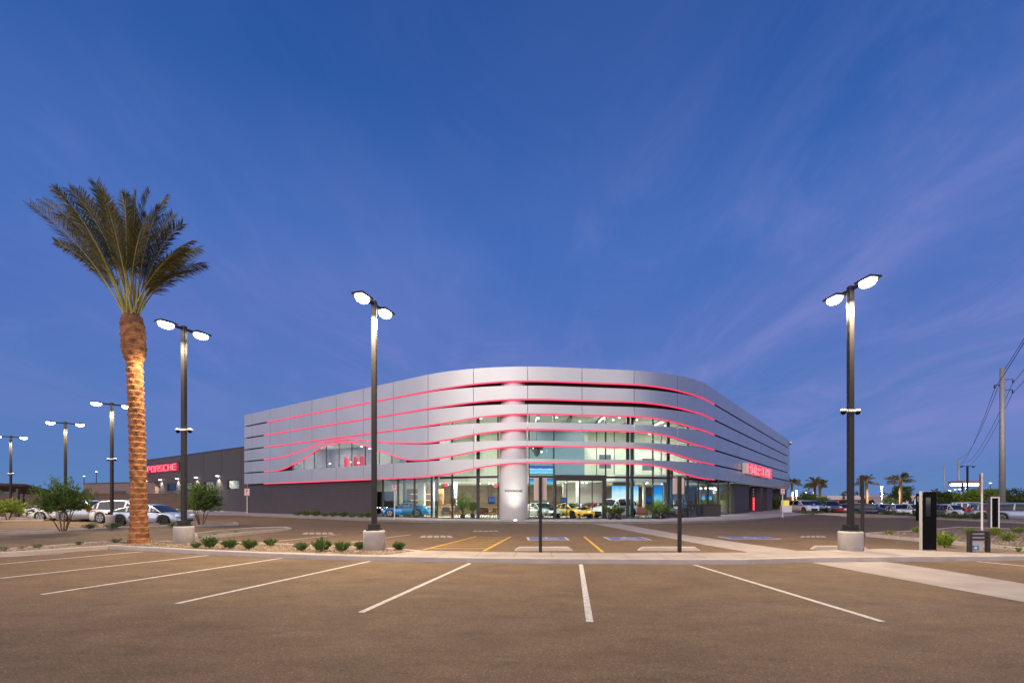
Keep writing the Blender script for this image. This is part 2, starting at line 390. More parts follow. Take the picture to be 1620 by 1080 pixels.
# bed beside the near walkway (no kerb towards the walkway)
bed_n = [(-260,893),(0,873.2),(172,860.8),(300,867.6),(400,871.4),(578,876.5),(611,877.1),(663,870.2)]
bed_f = [(-260,887),(0,867.5),(100,860.5),(160,856),(236,855.2),(330,855.5),(400,857.5),(493,861.7),(609,866.3),(663,870.1)]
mb = MB(); prev = None
for px in sorted(set([p[0] for p in bed_n+bed_f] + list(range(-240, 660, 20)))):
    cur = [G(px, yat(bed_n, px)+.6, .10), G(px, yat(bed_f, px), .10)]
    if prev: mb.add([(*p, .10) for p in (prev[0], cur[0], cur[1], prev[1])], [(0,1,2,3)])
    prev = cur
struct(mb.build('planting_bed', M['gravel']))
kb = [G(a,b,.13) for a,b in [(667,870),(609,866.0),(493,861.4),(400,857.2),(330,855.2),(236,854.9),(160,855.7),(100,860.2),(0,867.2),(-260,886.7)]]
mb = MB(); ribbon_solid(mb, kb, strip_inset(kb, .15), -.02, .13); struct(mb.build('kerb', M['kerb']))
island([(309,854.5),(350,850),(400,844.5),(455,839.3)], [(462,834.6),(452,832.6),(400,833.6),(340,838.5),(304,843)], 'planting_bed')
island([(-260,856),(0,845.5),(111,842),(197,837.2),(290,833.6),(378,830.6)], [(372,825.6),(290,828.4),(197,831.4),(100,835),(0,838),(-260,846)], 'planting_bed')
island([(-260,828),(0,824.8),(70,823.4)], [(72,820),(0,817.5),(-260,819)], 'planting_bed')
island([(1370,848.4),(1456,856.5),(1505,861),(1620,872.4),(1760,888)], [(1760,845),(1620,836),(1564,834),(1517,832.4),(1481,835.6),(1428,839.3),(1368,842)], 'planting_bed')
fr_ = [(1272,813.2),(1340,813.8),(1432,817.8),(1482,821.3),(1560,825),(1620,828),(1760,836)]
island(fr_, [(a, HZ+F*(H-.13)/(F*H/(b-HZ)+2.6)) for a, b in fr_[::-1]], 'planting_bed')
mb = MB(); mb.prism([G(a,b,.10) for a,b in [(1481,870.2),(1526,873.1),(1620,875.4),(1760,881),(1760,878.5),(1620,871),(1505,861.5),(1482,862.5)]], -.02, .10)
struct(mb.build('planting_bed', M['gravel']))

# ---- painted lines
def line(mb, p, q, wd, z=.005, zf=None):
    p = Vector(p); q = Vector(q); t = (q-p).normalized(); n = Vector((-t.y,t.x))*wd/2
    mb.add([(p.x-n.x,p.y-n.y,z),(p.x+n.x,p.y+n.y,z),(q.x+n.x,q.y+n.y,z),(q.x-n.x,q.y-n.y,z)][::-1], [(0,1,2,3)])
mb = MB()
for a, b in [((225,872.3),(-80,899)),((330,878.2),(0,914.5)),((447,882.4),(66,940)),((586,887.3),(279,954.5)),((744,890.6),(571,968.5)),((919,892.4),(933,983.5)),((1098,893),(1396,983)),((1545,887.8),(1640,897)),((100,875),(-160,891))]:
    line(mb, G(*a), G(*b), .10)
for a, b in [((1340,829),(1240,840)),]:
    pass
for a, b in [((436,856),(540,845)),((555,857.5),(649,845.5))]: line(mb, G(*a), G(*b), .10)
struct(mb.build('parking_lines', M['white_paint']))
mb = MB()
line(mb, G(669,869.6), G(753,848.2), .11); line(mb, G(765,871.4), G(808,848.6), .11)
for i in range(7):
    t = (i+.35)/7
    a = (669+(753-669)*t, 869.6-(21.4)*t**.72); y = a[1]; 
    xl = 669+(753-669)*(869.6-y)/21.4; xr = 765+(808-765)*(871.4-y)/22.8
    line(mb, G(xl+2, y), G(xr-2, y+.15), .10)
line(mb, G(924,848.2), G(954,873.2), .11)
line(mb, G(1232,850.4), G(1330,857), .08)
struct(mb.build('yellow_lines', M['yellow_paint']))
mb = MB()
for (px, py, wdp, hp) in [(503,843.5,27,1.6),(690,848.5,28,1.6),(768,839.8,22,.9),(1286,848.6,22,1.3)]:
    a = G(px-wdp, py+hp); b = G(px+wdp, py+hp); c = G(px+wdp*.85, py-hp); d = G(px-wdp*.85, py-hp)
    n = 5
    for i in range(n):
        f0 = i/n+.03; f1 = (i+.78)/n+.03
        L_ = lambda u, v, f: (u[0]+(v[0]-u[0])*f, u[1]+(v[1]-u[1])*f)
        mb.flat([L_(a,b,f0), L_(a,b,f1), L_(d,c,f1), L_(d,c,f0)], .005)
struct(mb.build('worn_markings', M['faded_paint']))
# ---- accessible bay emblems
def isa(px, py, wd, dp, rz, label):
    x, y = G(px, py); t = thing('accessible_bay_emblem', label, 'pavement marking', (x, y, 0), rz, 'blue emblems painted in the accessible bays')
    mb = MB(); mb.box(-wd/2, wd/2, -dp/2, dp/2, .0015, .004); mb.build('border', M['white_paint'], t)
    mb = MB(); mb.box(-wd/2+.09, wd/2-.09, -dp/2+.09, dp/2-.09, .005, .008); mb.build('field', M['blue_paint'], t)
    mb = MB(); z = .011; s = dp*.42
    def q(pts): mb.flat([(a*s, b*s) for a, b in pts], z)
    q([(-.12,.62),(.06,.62),(.06,.84),(-.12,.84)])          # head
    q([(-.12,.0),(.02,.0),(.02,.56),(-.12,.56)])            # back
    q([(.02,.26),(.34,.26),(.34,.36),(.02,.36)])            # arm
    q([(.02,.0),(.42,.0),(.42,.12),(.02,.12)])              # thigh
    q([(.42,-.5),(.54,-.5),(.54,.12),(.42,.12)])            # shin
    q([(.54,-.5),(.72,-.42),(.72,-.32),(.54,-.4)])          # foot
    n = 14
    for i in range(n):
        a0 = R(110+i*235/n); a1 = R(110+(i+1)*235/n)
        q([(-.02+.42*math.cos(a0), -.26+.42*math.sin(a0)), (-.02+.42*math.cos(a1), -.26+.42*math.sin(a1)), (-.02+.32*math.cos(a1), -.26+.32*math.sin(a1)), (-.02+.32*math.cos(a0), -.26+.32*math.sin(a0))])
    mb.build('wheelchair_symbol', M['white_paint'], t)
isa(866, 851.6, 1.75, 1.65, 0, 'blue and white wheelchair emblem on the asphalt, behind the left thin sign post')
isa(991, 851.4, 1.75, 1.65, 0, 'blue and white wheelchair emblem on the asphalt between the yellow line and the pale crosswalk')
isa(1184, 850.3, 2.2, 1.4, 0, 'blue and white wheelchair emblem on the asphalt beyond the pale diagonal crosswalk')
# ---- wheel stops
def wheel_stop(px0, px1, py, label):
    a = Vector(G(px0, py)); b = Vector(G(px1, py)); c = (a+b)/2; L_ = (b-a).length
    mb = MB(); n = L_/2
    sec = [(-.085,0),(-.07,.10),(-.05,.125),(.05,.125),(.07,.10),(.085,0)]
    vs = []
    for x, k in ((-n, .0), (-n+.16, 1), (n-.16, 1), (n, .0)):
        for y, z in sec: vs.append((x, y, z if k else z*.25))
    m = len(sec)
    fs = [(i*m+j, (i+1)*m+j, (i+1)*m+j+1, i*m+j+1) for i in range(3) for j in range(m-1)] + [tuple(range(m))[::-1], tuple(3*m+j for j in range(m))]
    mb.add(vs, fs)
    o = mb.build('wheel_stop', M['kerb'], loc=(c.x, c.y, 0)); tag(o, label, 'wheel stop', 'concrete wheel stops'); return o
wheel_stop(814, 906, 870.2, 'concrete wheel stop lying behind the left thin sign post')
wheel_stop(1009, 1106, 870.2, 'concrete wheel stop lying behind the thin sign post beside the diagonal crosswalk')
wheel_stop(1283, 1372, 868.6, 'concrete wheel stop partly hidden behind the right lamp pier')
# ------------------------------------------------------------------ DEALERSHIP BUILDING
def fillet(p0, v, p1, r, n=24):
    p0, v, p1 = map(Vector, (p0, v, p1)); a = (p0-v).normalized(); b = (p1-v).normalized()
    ang = a.angle(b); T = r/math.tan(ang/2); c = v + (a+b).normalized()*(r/math.sin(ang/2))
    s = v+a*T; e = v+b*T; a0 = math.atan2(s.y-c.y, s.x-c.x); a1 = math.atan2(e.y-c.y, e.x-c.x)
    d = (a1-a0+math.pi) % (2*math.pi) - math.pi
    return [(c.x+r*math.cos(a0+d*i/n), c.y+r*math.sin(a0+d*i/n)) for i in range(n+1)]
A0 = (-33.4*K, 61.5*K); V1 = (-2.8*K, 38.4*K); V2 = (14.8*K, 41.07*K)
dr = Vector((.5953,.8035)); A3 = tuple(Vector(V2) + dr*58.3*K)
path = [A0] + fillet(A0, V1, V2, 15*K) + fillet(V1, V2, A3, 14*K) + [A3]
# resample by arc length
def resample(path, step):
    out = [Vector(path[0])]; S = [0.0]
    for p, q in zip(path, path[1:]):
        p, q = Vector(p), Vector(q); L_ = (q-p).length
        if L_ < 1e-6: continue
        n = max(1, round(L_/step))
        for i in range(1, n+1): out.append(p+(q-p)*i/n); S.append(S[-1]+L_/n)
    return out, S
PTS, SS = resample(path, .3)
NRM = []
for i in range(len(PTS)):
    t = (PTS[min(i+1,len(PTS)-1)] - PTS[max(i-1,0)]).normalized(); NRM.append(Vector((t.y,-t.x)))
import bisect
def at_s(s, off=0.0):
    s = max(0, min(SS[-1], s)); i = max(0, min(len(SS)-2, bisect.bisect_right(SS, s)-1)); f = (s-SS[i])/(SS[i+1]-SS[i])
    p = PTS[i].lerp(PTS[i+1], f); n = NRM[i].lerp(NRM[i+1], f).normalized(); q = p - n*off   # off > 0 goes inside
    return q, n
def hit(px, off=0.0):
    k = (px-810)/F; best = None
    prev = None
    for i in range(len(PTS)):
        q = PTS[i] - NRM[i]*off; g = q.x - k*q.y
        if prev is not None and prev*g <= 0 and prev != g:
            f = prev/(prev-g); return SS[i-1] + (SS[i]-SS[i-1])*f
        prev = g
    return SS[0] if prev is None or prev < 0 and px > 1200 or px < 810 and prev > 0 else SS[-1]
SEND = SS[-1]
def dep(px, off=0.0): return at_s(hit(px, off), off)[0].y
def zz(px, py, off=0.0): return ZP(py, dep(px, off))
LV = [None] + [l*K + H for l in (9.18, 7.70, 6.27, 4.81, 3.38, 1.94)]
RS = [None] + [r*K for r in (.26, .30, .56, .79, .89, 1.02)]
TOP = 10.62*K + H
def interp_s(pairs, s):
    if s <= pairs[0][0]: return pairs[0][1]
    if s >= pairs[-1][0]: return pairs[-1][1]
    for i in range(len(pairs)-1):
        a, b = pairs[i], pairs[i+1]
        if a[0] <= s <= b[0]:
            m = []
            for j in (i, i+1):
                lo = pairs[max(j-1,0)]; hi = pairs[min(j+1,len(pairs)-1)]; m.append((hi[1]-lo[1])/max(hi[0]-lo[0],1e-6))
            h = b[0]-a[0]; t = (s-a[0])/h
            return (2*t**3-3*t*t+1)*a[1] + (t**3-2*t*t+t)*h*m[0] + (-2*t**3+3*t*t)*b[1] + (t**3-t*t)*h*m[1]
rp_ = [(hit(a), b) for a, b in ((640,0),(675,.04),(715,.25),(749,.58),(789,.86),(834,1),(920,1),(1001,1),(1031,.93),(1058,.69),(1073,.50),(1087,.27),(1106,.05),(1122,0))]
def raise_(s): return max(0, interp_s(rp_, s))
sw4 = [(416,726.7),(444,723.5),(460,718.6),(476,713),(508.4,700.6),(524.5,697.4),(548.5,695),(572.6,695.9),(604.7,699.6),(636.8,701)]
sw5 = [(416,745.6),(436,744.6),(448,741.8),(460,736.3),(484.3,722.7),(508.4,706.6),(524.5,701.8),(548.5,699.6),(564.6,701.2),(588.7,709),(620.8,720.3),(636,725.5),(652.6,728)]
def swz(tab, lv):
    pr = [(hit(a), zz(a, b)) for a, b in tab]
    pr = [(pr[0][0]-3, lv)] + [(pr[0][0], lv)] + pr[1:] + [(hit(676), lv), (hit(676)+3, lv)]
    return lambda s: interp_s(pr, s)
z4 = swz(sw4, LV[4]); z5 = swz(sw5, LV[5])
g_ = .075
def low(k, s):     # top edge of the band under joint k
    if k == 4: return z4(s) - g_
    return LV[k] - g_
def up(k, s):      # bottom edge of the band above joint k
    if k == 4: return z4(s) + g_ + RS[4]*raise_(s)
    if k == 5: return max(z5(s), LV[5]) + g_ + RS[5]*raise_(s)
    return LV[k] + g_ + RS[k]*raise_(s)
JS = [hit(749) + 4.42*K*(i) for i in range(-9, 17)]
SAMP = sorted(set([round(s, 4) for s in SS]))
def samples(s0, s1): return [s0] + [s for s in SAMP if s0+.02 < s < s1-.02] + [s1]
def sheet(mb, s0, s1, zb, zt, off=0.0, th=.1, mi=0, close=True):
    """curved slab following the facade between heights zb(s) and zt(s)"""
    zb = zb if callable(zb) else (lambda s, v=zb: v); zt = zt if callable(zt) else (lambda s, v=zt: v)
    ss = samples(s0, s1); n = len(ss); A = []; Bv = []; Cv = []; Dv = []
    for s in ss:
        p, nn = at_s(s, off); q = p - nn*th
        A.append((p.x,p.y,zb(s))); Bv.append((p.x,p.y,zt(s))); Cv.append((q.x,q.y,zt(s))); Dv.append((q.x,q.y,zb(s)))
    b = len(mb.v)
    for grp in ((A, Bv), (Bv, Cv), (Cv, Dv), (Dv, A)):
        mb.add(grp[0]+grp[1], [(i, i+1, n+i+1, n+i) for i in range(n-1)], mi, True)
    if close:
        mb.add([A[0],Bv[0],Cv[0],Dv[0]], [(0,1,2,3)], mi); mb.add([A[-1],Bv[-1],Cv[-1],Dv[-1]], [(3,2,1,0)], mi)
bc = at_s(hit(812))[0]
showroom = thing('dealership_building', 'silver banded car showroom with rounded corners and pink light strips', 'building', (bc.x, bc.y, 0))
OFF = Vector((bc.x, bc.y, 0))
def bpart(mb, name, m, parent=None, **k):
    mb.v = [(v[0]-OFF.x, v[1]-OFF.y, v[2]) for v in mb.v]
    return mb.build(name, m, parent or showroom, **k)
cuts = [0.0] + [j for j in JS if .8 < j < SEND-.8] + [SEND]
for k in range(1, 7):
    mb = MB()
    for a, b in zip(cuts, cuts[1:]):
        a2 = a + (.02 if a > 0 else 0); b2 = b - (.02 if b < SEND else 0)
        zb = (lambda s, k=k: up(k, s)); zt = (lambda s, k=k: TOP if k == 1 else low(k-1, s))
        sheet(mb, a2, b2, zb, zt, 0, .06)
    bpart(mb, 'facade_band', M['alu'])
# soffit of every raised band (dark, half a metre deep) and light strips
s_on = [None, hit(422), hit(417), hit(417), hit(417), hit(417), hit(417)]; s_off = hit(1131)
for k in range(1, 7):
    mb = MB(); sheet(mb, s_on[k], s_off, lambda s, k=k: up(k, s)-.105, lambda s, k=k: up(k, s)-.004, .025, .06)
    bpart(mb, 'light_strip', M['led'])
    mb = MB(); sheet(mb, hit(640), s_off, lambda s, k=k: up(k, s)+.02, lambda s, k=k: up(k, s)+.08, .062, .5)
    bpart(mb, 'soffit', M['dark_core'])
# core walls behind the bands
core = MB()
sL = hit(586); sR = hit(1165, .9); sw0 = hit(462); sw1 = hit(632)
sheet(core, 0, sw0-.5, LV[6]+.1, TOP-.15, .30, .15); 
sheet(core, sw0-.5, sw1+.5, LV[6]+.1, LV[5]-.12, .30, .15)
sheet(core, sw0-.5, sw1+.5, zz(548,699)+.25, TOP-.15, .30, .15)
sheet(core, sw1+.5, hit(690), LV[6]+.1, TOP-.15, .30, .15)
sheet(core, hit(690), hit(1118), LV[2]-.3, TOP-.15, .58, .15)
sheet(core, hit(1118), SEND, LV[6]+.1, TOP-.15, .30, .15)
bpart(core, 'inner_wall', M['dark_core'])
# parapet cap, roof
roofp = [tuple(at_s(s, .35)[0]) for s in samples(0, SEND)]
B1 = Vector(A0) + dr*46*K; B2 = Vector(A3) + Vector((-.75,.66))*34
mb = MB(); mb.prism(roofp + [tuple(B2), tuple(B1)], TOP-.5, TOP-.35); bpart(mb, 'roof', M['dark_core'])
mb = MB()
def wallseg(mb, p, q, z0, z1, th=.2, mi=0):
    p = Vector(p); q = Vector(q); t = (q-p).normalized(); n = Vector((-t.y,t.x))*th/2
    mb.prism([tuple(p-n),tuple(q-n),tuple(q+n),tuple(p+n)], z0, z1, mi)
e0 = Vector(roofp[0]); e1 = Vector(roofp[-1])
wallseg(mb, e0+Vector((-.1,.3)), B1, .15, TOP); wallseg(mb, B1, B2, .15, TOP); wallseg(mb, B2, e1+Vector((.0,.2)), 3.6, TOP)
bpart(mb, 'side_wall', M['alu'])
# dark ribbed base wall on the left, and the dark wall on the right
ribs = MB(); z = .15
while z < LV[6]-.06:
    sheet(ribs, .15, sL, z, min(z+.27, LV[6]-.02), .42, .1); z += .30
sheet(ribs, .15, sL, .15, LV[6]+.1, .47, .12)
bpart(ribs, 'base_wall', M['charcoal'])
ribs = MB(); z = .15; a, b = hit(1168), hit(1191)
while z < LV[6]-.06:
    sheet(ribs, a, b, z, min(z+.27, LV[6]-.02), .42, .1); z += .30
sheet(ribs, a, b, .15, LV[6]+.1, .47, .3); bpart(ribs, 'base_wall', M['charcoal'])
# passage on the right: dark piers, red lamps, pale soffit
for x0, x1, d_ in ((1203,1207.5,.2),(1213.5,1222,.2),(1244.5,1247.5,.3)):
    mb = MB(); sheet(mb, hit(x0, .4), hit(x1, .4), .15, LV[6]-.02, .4, 1.2 if x1 < 1230 else .6); bpart(mb, 'pier', M['charcoal'])
mb = MB()
for i in range(9): 
    s = hit(1190.8, .5) + i*.0
sheet(mb, hit(1190,3), hit(1224,3), .15, LV[6]+.2, 3.4, .2); bpart(mb, 'base_wall', M['brown_wall'])
mb = MB(); sheet(mb, hit(1166), SEND-.1, LV[6]-.02, LV[6]+.06, .065, 9.0); bpart(mb, 'soffit', M['plaster'])
for px in (1192.5, 1198.2): mb = MB(); sheet(mb, hit(px, .9), hit(px+1.3, .9), .35, 2.0, .9, .12); bpart(mb, 'red_light', M['neon'])
mb = MB(); sheet(mb, hit(1193.8,1.6), hit(1201,1.6), .3, 2.3, 1.6, .1); bpart(mb, 'red_panel', mat('red_panel', (.45,.01,.01), .4, emis=(1,.01,.01), es=.22))
for i in range(8):
    mb = MB(); sheet(mb, hit(1191.4,.8), hit(1193,.8), .5+i*.36, .62+i*.36, .8, .04); bpart(mb, 'louvre', M['plaster'])
    mb = MB(); sheet(mb, hit(1208.8,.8), hit(1211.2,.8), .5+i*.36, .62+i*.36, .8, .04); bpart(mb, 'louvre', M['plaster'])

# glass wall: mullions, transom, panes
GO = .85; ZT = 3.42*K+0.12; ZG = .17; ZH = LV[2]-.25
mull = [594,606,630,656,683,715.5,756.5,788,837,876,958,993,1032.6,1057,1088,1105,1120,1136,1152,1165]
for px in mull:
    mb = MB()
    wdt = .045
    if px in (756.5, 993, 1057): wdt = .13
    s = hit(px, GO); top = ZH if px > 690 and px < 1118 else LV[6]+.3
    sheet(mb, s-wdt, s+wdt, ZG, top, GO-.08, .14)
    bpart(mb, 'mullion', M['dark_frame'])
for px in (640, 690, 1000, 1063):
    mb = MB(); s = hit(px, GO+.5); sheet(mb, s-.13, s+.13, ZG, LV[6]+1.1 if px < 700 or px > 1050 else ZH, GO+.45, .18)
    bpart(mb, 'glass_fin', M['fin'])
mb = MB(); sheet(mb, hit(697, GO), hit(788, GO), ZT-.02, ZT+.15, GO-.09, .16); bpart(mb, 'transom', M['dark_frame'])
mb = MB(); sheet(mb, hit(837, GO), hit(1112, GO), ZT-.02, ZT+.15, GO-.09, .16); bpart(mb, 'transom', M['dark_frame'])
mb = MB(); sheet(mb, hit(594,GO), sR, ZG-.02, ZG+.06, GO-.05, .12); bpart(mb, 'sill', M['dark_frame'])
for a, b in zip(mull, mull[1:]):
    if a == 788 or a == 876: continue
    s0, s1 = hit(a, GO)+.05, hit(b, GO)-.05
    mb = MB(); sheet(mb, s0, s1, ZG+.06, min(ZT-.02, LV[6]+.6) if True else 0, GO, .02); bpart(mb, 'window', M['glass'])
for a, b in zip(mull, mull[1:]):
    if a == 788: continue
    if a >= 656 and b <= 1120: mb = MB(); sheet(mb, hit(a, GO)+.05, hit(b, GO)-.05, ZT+.15, ZH, GO, .02); bpart(mb, 'upper_window', M['glass'])
# entrance
ent = MB(); sa, sb = hit(877, GO-.25), hit(957, GO-.25)
sheet(ent, sa, sa+.17, .17, 3.20, GO-.3, .3); sheet(ent, sb-.17, sb, .17, 3.20, GO-.3, .3); sheet(ent, sa, sb, 3.205, 3.66, GO-.32, .34)
sheet(ent, sa+.13, sb-.13, .172, .215, GO-.28, .26)
entrance = bpart(ent, 'entrance_door', M['dark_frame'])
for f in (.25, .5, .75):
    mb = MB(); s = sa+(sb-sa)*f; sheet(mb, s-.04, s+.04, .22, 3.20, GO-.2, .05)
    mb.v = [(v[0]-OFF.x, v[1]-OFF.y, v[2]) for v in mb.v]; mb.build('door_stile', M['dark_frame'], entrance)
for i in range(4):
    mb = MB(); s = sa+.12+(sb-sa-.24)*i/4; sheet(mb, s+.03, s+(sb-sa-.24)/4-.03, .22, 3.2, GO-.17, .012)
    mb.v = [(v[0]-OFF.x, v[1]-OFF.y, v[2]) for v in mb.v]; mb.build('door_leaf', M['glass'], entrance)
# white column
cp = at_s(hit(812.5, 1.25), 1.25)[0]; RC = 45/2*cp.y/F
mb = MB(); mb.lathe([(RC, .15), (RC, TOP-.8)], 48, c=(cp.x, cp.y, 0)); bpart(mb, 'column', M['white_col'])
mb = MB(); mb.lathe([(.10,.15),(.11,.19),(.09,.20)], 16, c=(cp.x+.12, cp.y-RC-1.3, 0)); bpart(mb, 'uplight', M['down'])
ul = bpy.data.lights.new('uplight', 'SPOT'); ul.energy = 190; ul.spot_size = R(112); ul.spot_blend = 1.0; ul.shadow_soft_size = .06; ul.color = (1,.95,.85)
uo = link(bpy.data.objects.new('uplight_lamp', ul)); uo.parent = showroom; uo.location = (cp.x+.15-OFF.x, cp.y-RC-1.3-OFF.y, .24); uo.rotation_euler = Vector((-.02,.16,1)).to_track_quat('-Z','Y').to_euler()
# swoosh window on the first floor
mb = MB(); sheet(mb, sw0-.4, sw1+.4, LV[5]-.1, zz(548,699)+.35, .34, .02); bpart(mb, 'curved_window', M['glass_dark'])
for px in (464,481,497.5,516.5,536.5,556.5,578,600,620): mb = MB(); s = hit(px, .33); sheet(mb, s-.025, s+.025, LV[5]-.1, zz(548,699)+.3, .30, .05); bpart(mb, 'window_mullion', M['dark_frame'])
# room behind the swoosh window
def inpart(mb, name, m): return bpart(mb, name, m)
W0, _ = at_s(sw0-1, .46); W1, _ = at_s(sw1+1, .46); back = Vector((.55,.83))*5
mb = MB(); mb.prism([tuple(W0),tuple(W1),tuple(W1+back),tuple(W0+back)], LV[5]-.3, LV[5]-.14); bpart(mb, 'upper_floor', M['plaster'])
mb = MB(); mb.prism([tuple(W0),tuple(W1),tuple(W1+back),tuple(W0+back)], zz(548,699)+.36, zz(548,699)+.5); bpart(mb, 'upper_ceiling', M['ceiling'])
mb = MB(); wallseg(mb, W0+back, W1+back, LV[5]-.14, zz(548,699)+.36); wallseg(mb, W0, W0+back, LV[5]-.14, zz(548,699)+.36); wallseg(mb, W1, W1+back, LV[5]-.14, zz(548,699)+.36); bpart(mb, 'partition', mat('grey_partition', (.42,.42,.45), .8))
def area(loc, size, e, col=(1,.96,.86), parent=None, rot=None, sy=None):
    l = bpy.data.lights.new('ceiling_lamp_or_glow', 'AREA'); l.energy = e; l.size = size; l.color = col
    if sy: l.shape = 'RECTANGLE'; l.size_y = sy
    o = link(bpy.data.objects.new('ceiling_lamp_or_glow', l)); o.location = loc
    if rot: o.rotation_euler = rot
    if parent: o.parent = parent; o.location = Vector(loc) - OFF
    return o
mz = (W0+W1)/2 + back*.5
for f_ in (.15,.5,.85):
    mz = W0.lerp(W1, f_) + back*.45; area((mz.x, mz.y, zz(548,699)+.3), 2.5, 240, (1,.98,.95), parent=showroom)
for px, dz, inn in ((522,-1.55,3.0),(572,-.35,1.2),(585,-.5,2.2),(602,-.85,1.4),(614,-1.15,1.0)):
    q = at_s(hit(px, inn), inn)[0]; mb = MB(); mb.lathe([(.12,-.02),(.12,.02)], 12, c=(q.x,q.y,zz(548,699)+dz)); bpart(mb, 'downlight', M['down'])
# ---- showroom interior
IA = at_s(hit(588, 1.0), 1.0)[0]; IB = at_s(hit(1165, 1.2), 1.2)[0]
IA2 = IA + Vector((4.8, 12)); IB2 = IB + Vector((-1.0, 10))
fl = [tuple(at_s(s, GO-.3)[0]) for s in samples(hit(588,1), hit(1165,1))]
mb = MB(); mb.prism(fl + [tuple(IB2), tuple(IA2)], .05, .168); bpart(mb, 'showroom_floor', M['floor'])
cl = [tuple(at_s(s, .75)[0]) for s in samples(hit(588,1), hit(1165,1))]
mb = MB(); mb.prism(cl + [tuple(IB2), tuple(IA2)], LV[2]-.28, LV[2]-.15); bpart(mb, 'showroom_ceiling', M['ceiling'])
mb = MB(); wallseg(mb, IA2, IB2, .17, 3.35); bpart(mb, 'back_wall', M['brown_wall'])
mb = MB(); wallseg(mb, IB2, IB, .17, LV[2]-.3, .15); bpart(mb, 'end_wall', M['plaster']); mb = MB(); wallseg(mb, IA, IA2, .17, LV[2]-.3, .15); bpart(mb, 'end_wall', M['plaster'])
# mezzanine
E0 = IA + (IA2-IA)*.22; E1 = Vector((16.5, 45.3)); E2 = IB + (IB2-IB)*.5
mez = [tuple(E0), (-4.0, 44.6), (0.2, 44.8), (1.2, 46.5), (8, 46.5), (9.2, 44.2), tuple(E1), tuple(E2), tuple(IB2), tuple(IA2)]
mb = MB(); mb.prism(mez, 3.36, 3.95); bpart(mb, 'mezzanine', M['ceiling'])
mb = MB()
M0 = Vector((-8, 50.5)); M1 = Vector((22, 52.5))
wallseg(mb, M0, M1, 3.955, LV[2]-.29, .2)
for x in (-3.5, 4.6, 7.4, 12.0): mb.box(x-.25, x+.25, 49.6, 50.3, 3.955, LV[2]-.29)
bpart(mb, 'upper_wall', M['plaster'])
for v_ in ((4.9, 8.8, 47.4, 47.8),(-9,-8.4,47,48)): mb = MB(); mb.box(*v_, .17, 3.35); bpart(mb, 'partition', mat('pale_partition', (.55,.55,.48), .8))
for v_ in ((9.6, 11.6, 46.6, 47.2),(14.5,16.5,47,47.6)): mb = MB(); mb.box(*v_, .17, 3.35); bpart(mb, 'partition', mat('olive_partition', (.32,.30,.20), .8))
for x in (-7.2,-5.2,-1.0,2.6,6.0,12.9,18.5): mb = MB(); mb.lathe([(.14,.17),(.14,3.36)], 16, c=(x, 46.9+.1*x if x > 10 else 45.4, 0)); bpart(mb, 'interior_column', M['white_col'])
rnd = random.Random(3)
for i in range(36):
    x = -6+rnd.random()*24; y = 41.5+rnd.random()*8.5+max(0,x-9)*.35
    mb = MB(); mb.lathe([(.07,-.03),(.075,.0)], 10, c=(x, y, LV[2]-.29)); bpart(mb, 'downlight', M['down'])
for i in range(30):
    x = -8+rnd.random()*24; y = 46.8+rnd.random()*8
    mb = MB(); mb.lathe([(.06,-.03),(.065,.0)], 10, c=(x, y, 3.352)); bpart(mb, 'downlight', M['down'])
for (x,y,z) in ((-5.6,41.8,2.95),(1.2,44.5,2.95),(-1.4,42.4,2.9)): mb = MB(); mb.box(x-.16,x+.16,y,y+.06,z-.12,z+.12); bpart(mb, 'exit_sign', M['neon'])
COOL = (1,.985,.90)
for x, y, e in ((-4.5,43.2,430),(1.5,42.4,560),(7,42.4,600),(12.5,44.8,480),(17,48.6,330)):
    area((x,y,LV[2]-.45), 2.6, e, COOL, showroom)
for x, y, e in ((-6,48.6,600),(-1,49,650),(5,49,700),(11,50,640),(17,52,460),(-5.5,44.8,300),(-1.5,45.6,260)):
    area((x,y,3.3), 2.2, e, (1,.92,.72), showroom)
for x in (-3,3,9,15): area((x,48.4,LV[2]-.5), 1.6, 75, (1,1,.8), showroom)
mb = MB(); mb.box(1.6, 6.9, 46.9, 47.0, 3.955, LV[2]-.29); bpart(mb, 'upper_wall', mat('teal_wall', (.13,.22,.28), .3))
for x in (8.0,9.6,11.2,12.9,14.6):
    l = bpy.data.lights.new('wall_washer', 'SPOT'); l.energy = 260; l.spot_size = R(70); l.spot_blend = .4; l.shadow_soft_size = .05; l.color = (1,.97,.85)
    o = link(bpy.data.objects.new('wall_washer', l)); o.parent = showroom; o.location = Vector((x, 50.2, LV[2]-.6))-OFF; o.rotation_euler = Vector((0,.32,-1)).to_track_quat('-Z','Y').to_euler()
for x in (2.2, 5.0, 7.8, 10.6, 13.4, 16.2):
    mb = MB(); mb.box(x-.12, x+.12, 41.8+max(0,x-9)*.5, 49.9, LV[2]-.62, LV[2]-.29); bpart(mb, 'ceiling_beam', mat('beam', (.30,.31,.30), .6))
for x in (8.6, 10.4, 12.4, 15.2): mb = MB(); mb.box(x, x+.07, 50.25, 50.39, 3.955, LV[2]-.3); bpart(mb, 'wall_batten', M['dark_frame'])
for v_ in ((8.9,10.1,4.9,6.3),(13.3,14.5,4.7,5.9)): mb = MB(); mb.box(v_[0],v_[1],50.27,50.38,v_[2],v_[3]); bpart(mb, 'wall_picture', mat('wall_picture', (.10,.13,.16), .4))
